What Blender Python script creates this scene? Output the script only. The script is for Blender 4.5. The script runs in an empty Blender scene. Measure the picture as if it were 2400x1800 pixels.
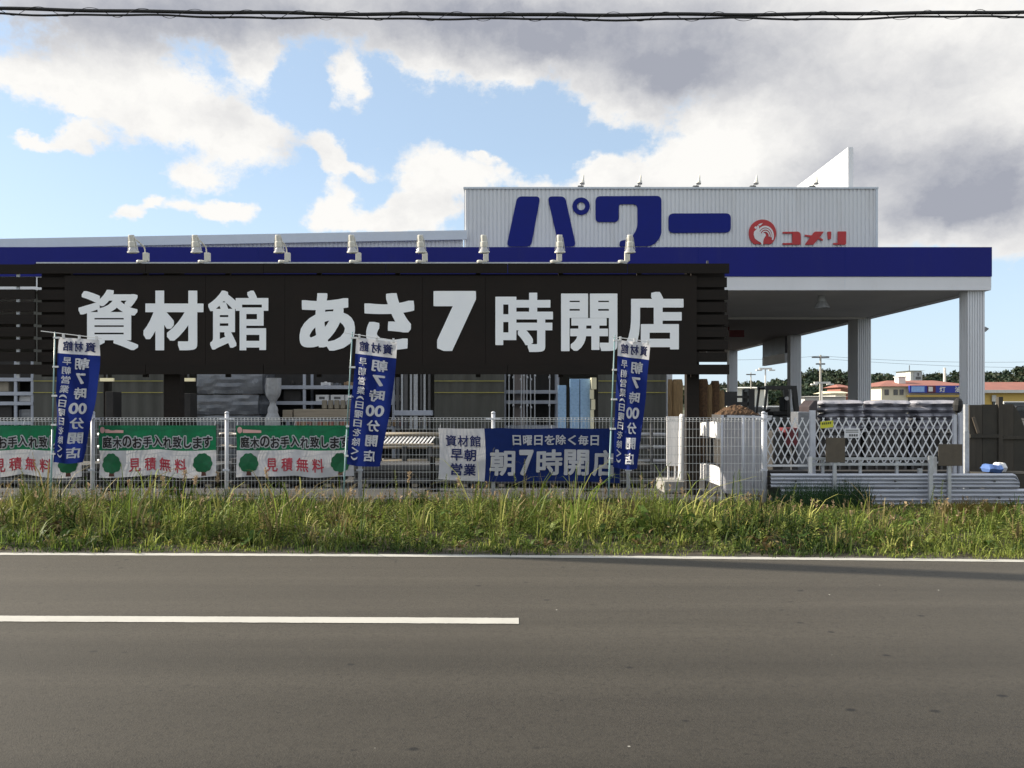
import bpy, bmesh, math, random
import numpy as np
from mathutils import Vector, noise as mnoise

S = bpy.context.scene
COL = S.collection
R = math.radians
rng = random.Random(7)
nrg = np.random.default_rng(11)

# ------------------------------------------------------------------ camera
CAMZ, FOC = 1.5, 1900.0            # eye height; focal length for a 2400 px wide frame
cam = bpy.data.cameras.new('camera')
cam.sensor_width = 36.0
cam.lens = FOC / 2400 * 36
cam.shift_y = 50 / 2400
cam.clip_start, cam.clip_end = 0.1, 6000
camo = bpy.data.objects.new('camera', cam)
COL.objects.link(camo)
camo.location = (0, 0, CAMZ)
camo.rotation_euler = (R(90), 0, 0)
S.camera = camo

# ------------------------------------------------------------------ sun and sky
SUN_EL, SUN_AZ = R(27), R(-77)      # azimuth clockwise from +Y: low sun, far left and slightly behind the store
sdir = Vector((math.cos(SUN_EL) * math.sin(SUN_AZ), math.cos(SUN_EL) * math.cos(SUN_AZ), math.sin(SUN_EL)))
sl = bpy.data.lights.new('sun', 'SUN')
sl.energy = 4.9
sl.angle = R(0.4)
sl.color = (1.0, 0.90, 0.74)
so = bpy.data.objects.new('sun', sl)
COL.objects.link(so)
so.rotation_euler = sdir.to_track_quat('Z', 'Y').to_euler()

S.view_settings.view_transform = 'Standard'
S.view_settings.look = 'None'
S.view_settings.exposure = 0.85
S.view_settings.gamma = 1.0
S.cycles.max_bounces = 8
S.cycles.transparent_max_bounces = 8


class NT:
    """small helper for node trees"""
    def __init__(s, tree):
        s.t = tree

    def n(s, kind, **kw):
        nd = s.t.nodes.new(kind)
        for k, v in kw.items():
            setattr(nd, k, v)
        return nd

    def l(s, a, b):
        s.t.links.new(a, b)

    def val(s, inp, v):
        if hasattr(v, 'bl_rna') and hasattr(v, 'is_linked'):
            s.l(v, inp)
        else:
            inp.default_value = v

    def m(s, op, a, b=None, c=None, clamp=False):
        nd = s.n('ShaderNodeMath', operation=op, use_clamp=clamp)
        s.val(nd.inputs[0], a)
        if b is not None:
            s.val(nd.inputs[1], b)
        if c is not None:
            s.val(nd.inputs[2], c)
        return nd.outputs[0]

    def noise(s, vec, scale, detail=4, rough=0.5, dim='3D'):
        nd = s.n('ShaderNodeTexNoise', noise_dimensions=dim)
        nd.inputs['Scale'].default_value = scale
        nd.inputs['Detail'].default_value = detail
        nd.inputs['Roughness'].default_value = rough
        if vec is not None:
            s.l(vec, nd.inputs['Vector'])
        return nd.outputs['Fac']

    def mapr(s, v, a, b, c, d, mode='SMOOTHSTEP'):
        nd = s.n('ShaderNodeMapRange', interpolation_type=mode)
        s.val(nd.inputs[0], v)
        for k, x in enumerate((a, b, c, d)):
            s.val(nd.inputs[1 + k], x)
        return nd.outputs[0]

    def mix(s, f, a, b):
        nd = s.n('ShaderNodeMix', data_type='RGBA')
        s.val(nd.inputs[0], f)
        for i, x in ((6, a), (7, b)):
            if isinstance(x, tuple):
                nd.inputs[i].default_value = (*x[:3], 1)
            else:
                s.l(x, nd.inputs[i])
        return nd.outputs[2]


world = bpy.data.worlds.new('World')
S.world = world
world.use_nodes = True
wt = NT(world.node_tree)
world.node_tree.nodes.clear()
sky = wt.n('ShaderNodeTexSky', sky_type='NISHITA')
sky.sun_disc = False
sky.sun_elevation = SUN_EL
sky.sun_rotation = SUN_AZ
sky.air_density, sky.dust_density, sky.ozone_density = 1.0, 0.6, 1.6
tc = wt.n('ShaderNodeTexCoord')
sep = wt.n('ShaderNodeSeparateXYZ')
wt.l(tc.outputs['Generated'], sep.inputs[0])
az = wt.m('ARCTAN2', sep.outputs[0], sep.outputs[1])
el = wt.m('ARCSINE', sep.outputs[2])
comb = wt.n('ShaderNodeCombineXYZ')
wt.l(az, comb.inputs[0])
wt.l(wt.m('MULTIPLY', el, 1.25), comb.inputs[1])
P = comb.outputs[0]
# ragged cloud outlines: warp the sky directions with two scales of noise before the cloud fields are read
def warp(src, scale, detail, amp):
    wn = wt.n('ShaderNodeTexNoise')
    wn.inputs['Scale'].default_value = scale
    wn.inputs['Detail'].default_value = detail
    wn.inputs['Roughness'].default_value = 0.6
    wt.l(P, wn.inputs['Vector'])
    a = wt.n('ShaderNodeVectorMath', operation='SUBTRACT')
    wt.l(wn.outputs['Color'], a.inputs[0])
    a.inputs[1].default_value = (.5, .5, .5)
    b = wt.n('ShaderNodeVectorMath', operation='MULTIPLY_ADD')
    wt.l(a.outputs[0], b.inputs[0])
    b.inputs[1].default_value = (amp, amp * .85, 0)
    wt.l(src, b.inputs[2])
    return b.outputs[0]


PW = warp(warp(P, 7.0, 3, .035), 24.0, 9, .06)


def field(blobs, src):
    """soft elliptical cloud bodies given as (azimuth, elevation, width, height, amount) in hundredths of a radian"""
    tot = None
    for a, e, ra, re, amp in blobs:
        md = wt.n('ShaderNodeVectorMath', operation='MULTIPLY_ADD')
        wt.l(src, md.inputs[0])
        ra, re = ra / 100, re * 1.25 / 100
        md.inputs[1].default_value = (1 / ra, 1 / re, 0)
        md.inputs[2].default_value = (-a / 100 / ra, -e * 1.25 / 100 / re, 0)
        ln = wt.n('ShaderNodeVectorMath', operation='LENGTH')
        wt.l(md.outputs[0], ln.inputs[0])
        f = wt.mapr(ln.outputs['Value'], 0.0, 1.9, amp, 0.0)
        tot = f if tot is None else wt.m('ADD', tot, f)
    return tot


def AE(px, py, rx, ry, amp):      # measured off the photograph: degrees of sky, not places in the frame
    a = math.atan((px - 1106) / 1751)
    e = math.atan((876 - py) / 1751 * math.cos(a))
    return (a * 100, e * 100, rx / 17.51 * math.cos(a) ** 2, ry / 17.51 * math.cos(a), amp)


COVER = [AE(*b) for b in [
    (150, -10, 420, 85, 1.2), (620, -30, 380, 80, 1.2), (1050, 0, 300, 85, 1.2), (1400, 40, 330, 115, 1.2), (1660, 60, 230, 110, 1.0),
    (30, 165, 160, 42, 1.1), (250, 185, 160, 68, 1.2), (410, 245, 150, 66, 1.2), (545, 310, 85, 56, 1.1), (660, 300, 40, 24, .5),
    (552, 120, 52, 56, 1.15), (762, 172, 36, 46, 1.25), (925, 110, 80, 62, 1.1), (1090, 140, 60, 45, .95),
    (1350, 200, 95, 62, 1.1), (1230, 95, 130, 50, .9),
    (1420, 390, 130, 50, 1.2), (1560, 330, 130, 80, 1.25), (1740, 280, 190, 115, 1.2), (2000, 220, 220, 180, 1.3), (2200, 260, 220, 240, 1.2),
    (2050, 420, 240, 90, 1.2), (1950, 480, 160, 50, .9), (2190, 480, 150, 50, .9), (1800, 420, 190, 60, 1.0),
    (925, 385, 62, 68, 1.35), (1030, 385, 66, 34, 1.15), (890, 460, 80, 36, 1.0), (1180, 402, 70, 20, .9), (1290, 372, 50, 36, 1.0),
    (718, 445, 52, 42, 1.25), (790, 482, 130, 24, 1.0), (712, 335, 34, 44, 1.35), (780, 368, 46, 14, .95), (430, 385, 68, 31, 1.25), (175, 295, 44, 24, 1.25),
    (70, 300, 60, 16, 1.2), (320, 432, 26, 16, 1.1), (410, 447, 80, 16, .95), (515, 457, 48, 20, 1.2), (275, 462, 34, 19, 1.2), (180, 238, 40, 12, 1.0), (1040, 340, 22, 10, .9),
    (-400, 250, 300, 60, .9), (2900, 200, 500, 180, 1.1)]]
DARK = [AE(*b) for b in [
    (100, 40, 330, 70, .9), (420, 30, 260, 55, .75), (760, 20, 330, 70, .85), (1060, 60, 190, 65, .75), (1330, 50, 230, 80, .7), (1560, 110, 260, 95, .85),
    (1480, 185, 120, 45, .5), (1330, 150, 120, 45, .4), (2060, 380, 230, 60, .8), (1880, 330, 170, 60, .6), (2190, 330, 120, 80, .6), (2150, 470, 230, 60, .85),
    (1980, 470, 170, 45, .65), (480, 240, 80, 32, .4), (640, 315, 70, 36, .4), (2060, 150, 180, 80, .5), (1800, 230, 160, 70, .4), (960, 440, 90, 30, .25), (1180, 120, 70, 30, .4),
    (1740, 400, 150, 50, .5)]]
cov = field(COVER, PW)
fine = wt.noise(P, 30, 10, .68)
med = wt.noise(PW, 9.5, 8, .62)
big = wt.noise(P, 4.2, 8, .6)
# away from the measured clouds, an unseen noise deck whitened to brighten shaded fronts
inview = wt.mapr(wt.m('ABSOLUTE', az), .60, .72, 1, 0)
lowv = wt.mapr(el, .50, .60, 1, 0)
meas = wt.m('MULTIPLY', inview, lowv)
rest = wt.m('SUBTRACT', 1.0, meas)
out_cov = wt.mapr(big, .38, .58, .12, 1.2)
cov = wt.m('ADD', wt.m('MULTIPLY', cov, meas), wt.m('MULTIPLY', rest, out_cov))
cov = wt.m('MINIMUM', cov, 1.5)
dens = wt.m('ADD', cov, wt.m('MULTIPLY', wt.m('SUBTRACT', fine, .5), 1.5))
dens = wt.m('ADD', dens, wt.m('MULTIPLY', wt.m('SUBTRACT', med, .5), 1.5))
alpha = wt.mapr(dens, .34, .98, 0, 1)
dark = wt.m('ADD', wt.m('MULTIPLY', field(DARK, PW), meas), wt.m('MULTIPLY', rest, .0))
dark = wt.m('ADD', dark, wt.m('MULTIPLY', wt.m('SUBTRACT', med, .5), 1.1))
dark = wt.m('ADD', dark, wt.m('MULTIPLY', wt.m('SUBTRACT', fine, .5), .5))
dark = wt.mapr(dark, .0, 1.32, 0, 1, 'LINEAR')
ccol = wt.mix(dark, (5.5, 5.42, 5.25), (2.15, 2.25, 2.6))
skyc = sky
veil = wt.m('ADD', .46, wt.mapr(el, .0, .30, .35, 0, 'LINEAR'))
thin = wt.mix(veil, sky.outputs[0], (3.85, 4.8, 5.8))     # thin high haze that pales the blue
fin = wt.mix(alpha, thin, ccol)
bg = wt.n('ShaderNodeBackground')
bg.inputs['Strength'].default_value = 0.1
wt.l(fin, bg.inputs['Color'])
wo = wt.n('ShaderNodeOutputWorld')
wt.l(bg.outputs[0], wo.inputs[0])
world.cycles.sampling_method = 'MANUAL'
world.cycles.sample_map_resolution = 512


# ------------------------------------------------------------------ materials
def mat(name, col, rough=.6, metal=0.0, var=.12, vscale=3.0, bump=0.0, bscale=60, spec=.5, stretch=None, transl=0.0, dirt=None):
    m = bpy.data.materials.new(name)
    m.use_nodes = True
    t = NT(m.node_tree)
    b = m.node_tree.nodes['Principled BSDF']
    tcn = t.n('ShaderNodeTexCoord')
    vec = tcn.outputs['Object']
    if stretch:
        mp = t.n('ShaderNodeMapping')
        mp.inputs['Scale'].default_value = stretch
        t.l(vec, mp.inputs['Vector'])
        vec = mp.outputs[0]
    nz = t.noise(vec, vscale, 6, .6)
    f = t.mapr(nz, .3, .7, 0, 1, 'LINEAR')
    lo = tuple(c * (1 - var) for c in col)
    hi = tuple(min(1, c * (1 + var)) for c in col)
    c = t.mix(f, lo, hi)
    if dirt:
        dn = t.noise(vec, dirt[1], 8, .7)
        c = t.mix(t.mapr(dn, .55, .75, 0, dirt[2]), c, dirt[0])
    t.l(c, b.inputs['Base Color'])
    t.l(t.mapr(nz, .3, .7, max(0, rough - .08), min(1, rough + .08), 'LINEAR'), b.inputs['Roughness'])
    b.inputs['Metallic'].default_value = metal
    b.inputs['Specular IOR Level'].default_value = spec
    if bump:
        bn = t.n('ShaderNodeBump')
        bn.inputs['Strength'].default_value = bump
        bn.inputs['Distance'].default_value = .01
        t.l(t.noise(vec, bscale, 3), bn.inputs['Height'])
        t.l(bn.outputs[0], b.inputs['Normal'])
    if transl:
        out = m.node_tree.nodes['Material Output']
        tr = t.n('ShaderNodeBsdfTranslucent')
        t.l(c, tr.inputs['Color'])
        mx = t.n('ShaderNodeMixShader')
        mx.inputs[0].default_value = transl
        t.l(b.outputs[0], mx.inputs[1])
        t.l(tr.outputs[0], mx.inputs[2])
        t.l(mx.outputs[0], out.inputs[0])
    return m


def emis(name, col, strength):
    m = bpy.data.materials.new(name)
    m.use_nodes = True
    b = m.node_tree.nodes['Principled BSDF']
    b.inputs['Base Color'].default_value = (*col, 1)
    b.inputs['Emission Color'].default_value = (*col, 1)
    b.inputs['Emission Strength'].default_value = strength
    return m


M = {}
M['white_wall'] = mat('white_wall', (.70, .72, .75), .5, var=.06, vscale=.7, stretch=(1, 1, .12), dirt=((.45, .44, .42), 1.6, .38))
M['white_trim'] = mat('white_trim', (.72, .73, .76), .45, var=.05, vscale=1.2, stretch=(1, 1, .3), dirt=((.5, .49, .46), 1.8, .35))
M['cap'] = mat('cap', (.62, .68, .75), .4, var=.04)
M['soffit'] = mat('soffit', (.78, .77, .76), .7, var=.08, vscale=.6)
M['soffit_shade'] = mat('soffit_shade', (.24, .21, .2), .8, var=.1)  # ceiling colour with the shade of the canopy's deep end painted in
M['navy'] = mat('navy', (.0105, .0155, .185), .45, var=.12, vscale=.5, spec=.16, stretch=(1, 1, .25), dirt=((.022, .027, .17), 1.2, .6))
M['navy_letter'] = mat('navy_letter', (.0115, .020, .195), .5, var=.05, spec=.12)
M['red_letter'] = mat('red_letter', (.48, .03, .035), .5, var=.08)
M['logo_white'] = mat('logo_white', (.75, .74, .74), .5, var=.05)
M['wood_black'] = mat('wood_black', (.017, .0135, .0115), .75, var=.25, vscale=5, bump=.2, bscale=20, stretch=(.25, 1, 5), spec=.2)
M['panel_black'] = mat('panel_black', (.0165, .0125, .0105), .7, var=.3, vscale=1.1, spec=.2)
M['sign_white'] = mat('sign_white', (.93, .95, .99), .5, var=.04, vscale=1.5)
M['lamp_paint'] = mat('lamp_paint', (.66, .645, .59), .45, var=.08, vscale=12)
M['lamp_glass'] = mat('lamp_glass', (.42, .42, .43), .08, var=.05, spec=.9)
M['steel_dark'] = mat('steel_dark', (.12, .12, .125), .5, metal=.4)
M['galv'] = mat('galv', (.48, .50, .53), .45, metal=.35, var=.15, vscale=14)
M['fence_wire'] = mat('fence_wire', (.60, .61, .62), .5, metal=.1, var=.12, vscale=9)
M['fence_post'] = mat('fence_post', (.52, .54, .60), .45, var=.1, vscale=6)
M['asphalt_lot'] = mat('asphalt_lot', (.045, .043, .041), .9, var=.3, vscale=.6, bump=.4, bscale=120)
M['concrete'] = mat('concrete', (.30, .29, .27), .85, var=.15, vscale=2)
M['soil'] = mat('soil', (.06, .05, .032), .95, var=.35, vscale=3, bump=.8, bscale=30)
M['far_ground'] = mat('far_ground', (.09, .10, .06), .95, var=.3, vscale=.05)
M['paint_white'] = mat('paint_white', (.46, .45, .415), .7, var=.06, vscale=4, dirt=((.30, .285, .26), 26, .7))
M['flag_blue'] = mat('flag_blue', (.013, .027, .175), .8, var=.1, vscale=6, transl=.25, spec=.1)
M['flag_white'] = mat('flag_white', (.72, .72, .76), .75, var=.05, transl=.25)
M['flag_ink'] = mat('flag_ink', (.01, .017, .10), .75, var=.05)
M['banner_green'] = mat('banner_green', (.007, .165, .072), .7, var=.15, vscale=7, transl=.35)
M['banner_white'] = mat('banner_white', (.62, .62, .66), .7, var=.08, vscale=6, transl=.35)
M['ink_black'] = mat('ink_black', (.012, .01, .012), .7)
M['ink_red'] = mat('ink_red', (.42, .035, .06), .7)
M['ink_pink'] = mat('ink_pink', (.62, .36, .34), .7)
M['ink_green'] = mat('ink_green', (.006, .115, .045), .7, var=.2, vscale=20)
M['ink_brown'] = mat('ink_brown', (.09, .03, .02), .7)
M['banner_blue'] = mat('banner_blue', (.012, .026, .125), .8, var=.12, vscale=6, transl=.15, spec=.1)
M['pole_teal'] = mat('pole_teal', (.22, .36, .38), .4, var=.1)
M['plastic_white'] = mat('plastic_white', (.75, .75, .76), .35, var=.05)
M['curtain'] = mat('curtain', (.088, .088, .078), .4, var=.18, vscale=1.6, stretch=(3, 1, .4), spec=.3)
M['yellow_strip'] = mat('yellow_strip', (.36, .33, .08), .6)
M['rack'] = mat('rack', (.42, .45, .52), .5, metal=.1, var=.1)
M['carton_white'] = mat('carton_white', (.62, .62, .62), .8, var=.06)
M['carton_brown'] = mat('carton_brown', (.30, .20, .12), .85, var=.15, vscale=4)
M['carton_red'] = mat('carton_red', (.28, .12, .09), .85, var=.2)
M['bag_tan'] = mat('bag_tan', (.27, .24, .19), .8, var=.15, vscale=6)
M['lumber'] = mat('lumber', (.34, .29, .22), .8, var=.2, vscale=4, stretch=(.3, 6, 6))
M['dark_goods'] = mat('dark_goods', (.03, .028, .027), .7, var=.4, vscale=5)
M['film'] = mat('film', (.15, .16, .18), .22, var=.25, vscale=3, bump=.9, bscale=8, spec=.8)
M['film_clear'] = mat('film_clear', (.52, .53, .55), .2, var=.2, vscale=6, bump=.8, bscale=12, transl=.3, spec=.8)
M['polycarb'] = mat('polycarb', (.36, .56, .80), .3, var=.08, vscale=20, transl=.2)
M['cream'] = mat('cream', (.80, .74, .52), .7, var=.05)
M['straw'] = mat('straw', (.22, .145, .07), .9, var=.45, vscale=8, bump=.8, bscale=40, stretch=(10, 10, .5))
M['bark'] = mat('bark', (.09, .05, .025), .95, var=.5, vscale=20, bump=1, bscale=60)
M['black_rubber'] = mat('black_rubber', (.012, .012, .013), .7)
M['black_paint'] = mat('black_paint', (.014, .014, .016), .4)
M['cement_bag'] = mat('cement_bag', (.29, .29, .33), .55, var=.2, vscale=5, bump=.4, bscale=14)
M['wrap_dark'] = mat('wrap_dark', (.05, .04, .045), .4, var=.3)
M['board_brown'] = mat('board_brown', (.055, .048, .038), .85, var=.3, vscale=3, stretch=(5, 5, .6), dirt=((.07, .065, .05), 6, .5))
M['board_brown2'] = mat('board_brown2', (.044, .040, .032), .85, var=.3, vscale=3)
M['plaque'] = mat('plaque', (.10, .082, .062), .7, var=.18, vscale=9)
M['lattice'] = mat('lattice', (.72, .73, .76), .5, var=.1, vscale=9)
M['yellow_sign'] = mat('yellow_sign', (.62, .60, .05), .6)
M['guardrail'] = mat('guardrail', (.46, .48, .54), .42, metal=.25, var=.16, vscale=4, stretch=(.5, 4, 4))
M['bag_blue'] = mat('bag_blue', (.09, .17, .42), .5)
M['red_roof'] = mat('red_roof', (.30, .12, .09), .7, var=.15, vscale=.5)
M['cream_wall'] = mat('cream_wall', (.66, .60, .46), .7, var=.06, vscale=.4)
M['yellow_wall'] = mat('yellow_wall', (.72, .50, .14), .7, var=.06, vscale=.4)
M['far_white'] = mat('far_white', (.66, .65, .62), .7, var=.06)
M['sign_blue'] = mat('sign_blue', (.02, .04, .32), .5)
M['sign_light'] = mat('sign_light', (.25, .42, .75), .5)
M['glass_dark'] = mat('glass_dark', (.03, .035, .04), .1, spec=.8)
M['pole_conc'] = mat('pole_conc', (.42, .40, .36), .8)
M['cable'] = mat('cable', (.012, .012, .013), .6)
M['car_white'] = mat('car_white', (.7, .7, .68), .25)
M['car_silver'] = mat('car_silver', (.4, .41, .43), .3, metal=.4)
M['tube_lit'] = emis('tube_lit', (.6, .55, .36), 0.28)
M['tube_white'] = emis('tube_white', (1, 1, .97), .7)
M['red_sign'] = mat('red_sign', (.12, .014, .02), .6)
M['panel_grey'] = mat('panel_grey', (.34, .34, .37), .5, var=.12, vscale=3, stretch=(3, 3, .5))
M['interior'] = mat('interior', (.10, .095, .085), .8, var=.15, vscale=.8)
M['stem_green'] = mat('stem_green', (.10, .12, .035), .8, var=.2)


def asphalt():
    m = bpy.data.materials.new('asphalt_road')
    m.use_nodes = True
    t = NT(m.node_tree)
    b = m.node_tree.nodes['Principled BSDF']
    tcn = t.n('ShaderNodeTexCoord')
    o = tcn.outputs['Object']
    mp = t.n('ShaderNodeMapping')
    mp.inputs['Scale'].default_value = (.04, 1.1, 1)
    t.l(o, mp.inputs['Vector'])
    streak = t.noise(mp.outputs[0], 1.6, 5, .55)
    patch = t.noise(o, .55, 5, .6)
    grain = t.noise(o, 190, 2, .6)
    grain2 = t.noise(o, 45, 4, .7)
    c = t.mix(t.mapr(streak, .32, .68, 0, 1, 'LINEAR'), (.031, .0275, .022), (.078, .069, .0555))
    mid_n = t.noise(o, 14, 5, .65)
    c = t.mix(t.mapr(mid_n, .46, .70, 0, .55, 'LINEAR'), c, (.034, .030, .024))
    c = t.mix(t.mapr(patch, .35, .7, 0, .35, 'LINEAR'), c, (.052, .0465, .037))
    c = t.mix(t.mapr(grain, .42, .70, 0, .6, 'LINEAR'), c, (.125, .113, .095))
    c = t.mix(t.mapr(grain2, .5, .72, 0, .7, 'LINEAR'), c, (.026, .024, .022))
    # tar spots and pale grit
    vo = t.n('ShaderNodeTexVoronoi')
    vo.inputs['Scale'].default_value = 4.2
    mp2 = t.n('ShaderNodeMapping')
    mp2.inputs['Scale'].default_value = (.75, 1, 1)
    t.l(o, mp2.inputs['Vector'])
    t.l(mp2.outputs[0], vo.inputs['Vector'])
    gate = t.mapr(t.noise(o, 1.1, 3), .44, .56, 0, 1)
    sp = t.m('MULTIPLY', t.mapr(t.m('ADD', vo.outputs['Distance'], t.m('MULTIPLY', grain2, .10)), .10, .16, .9, 0), gate)
    c = t.mix(sp, c, (.016, .015, .015))
    for sc, th, am in ((11, .10, .75), (27, .12, .5)):
        vs_ = t.n('ShaderNodeTexVoronoi')
        vs_.inputs['Scale'].default_value = sc
        t.l(mp2.outputs[0], vs_.inputs['Vector'])
        g2 = t.mapr(t.noise(o, 2.3 + sc * .1, 3), .42, .60, 0, 1)
        c = t.mix(t.m('MULTIPLY', t.mapr(t.m('ADD', vs_.outputs['Distance'], t.m('MULTIPLY', grain2, .12)), th, th + .07, am, 0), g2), c, (.018, .017, .016))
    vo2 = t.n('ShaderNodeTexVoronoi')
    vo2.inputs['Scale'].default_value = 2.6
    t.l(o, vo2.inputs['Vector'])
    c = t.mix(t.mapr(vo2.outputs['Distance'], .014, .020, .9, 0), c, (.6, .58, .52))
    # grazing sheen painted into the colour: paler far off, darker close by
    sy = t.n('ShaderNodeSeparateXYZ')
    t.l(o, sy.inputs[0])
    sheen_fade = t.mapr(t.m('ADD', sy.outputs[1], t.m('MULTIPLY', t.m('SUBTRACT', patch, .5), 1.2)), 2.6, 6.4, .50, 1.06, 'LINEAR')
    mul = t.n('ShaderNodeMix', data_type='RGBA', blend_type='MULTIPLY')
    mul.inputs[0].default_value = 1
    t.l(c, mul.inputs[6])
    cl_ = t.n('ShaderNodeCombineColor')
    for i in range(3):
        t.l(sheen_fade, cl_.inputs[i])
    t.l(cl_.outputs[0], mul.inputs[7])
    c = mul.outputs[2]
    t.l(c, b.inputs['Base Color'])
    b.inputs['Roughness'].default_value = .68
    b.inputs['Specular IOR Level'].default_value = .32
    bn = t.n('ShaderNodeBump')
    bn.inputs['Strength'].default_value = .55
    bn.inputs['Distance'].default_value = .006
    t.l(t.noise(o, 130, 3, .7), bn.inputs['Height'])
    t.l(bn.outputs[0], b.inputs['Normal'])
    return m


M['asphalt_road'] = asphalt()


def leafmat(name, transl=.34):
    m = bpy.data.materials.new(name)
    m.use_nodes = True
    t = NT(m.node_tree)
    m.node_tree.nodes.clear()
    at = t.n('ShaderNodeAttribute', attribute_name='tint')
    d = t.n('ShaderNodeBsdfPrincipled')
    d.inputs['Roughness'].default_value = .6
    d.inputs['Specular IOR Level'].default_value = .25
    t.l(at.outputs['Color'], d.inputs['Base Color'])
    tr = t.n('ShaderNodeBsdfTranslucent')
    t.l(at.outputs['Color'], tr.inputs['Color'])
    mx = t.n('ShaderNodeMixShader')
    mx.inputs[0].default_value = transl
    t.l(d.outputs[0], mx.inputs[1])
    t.l(tr.outputs[0], mx.inputs[2])
    o = t.n('ShaderNodeOutputMaterial')
    t.l(mx.outputs[0], o.inputs[0])
    return m


M['leaf'] = leafmat('leaf')
M['leaf_far'] = leafmat('leaf_far', .15)


# ------------------------------------------------------------------ mesh helpers
def W(px, py, Y):
    """a pixel of the photograph seen at depth Y, as a point in metres"""
    return Vector(((px - 1200) * Y / FOC, Y, CAMZ + (950 - py) * Y / FOC))


def WX(px, Y):
    return (px - 1200) * Y / FOC


def WZ(py, Y):
    return CAMZ + (950 - py) * Y / FOC


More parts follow.
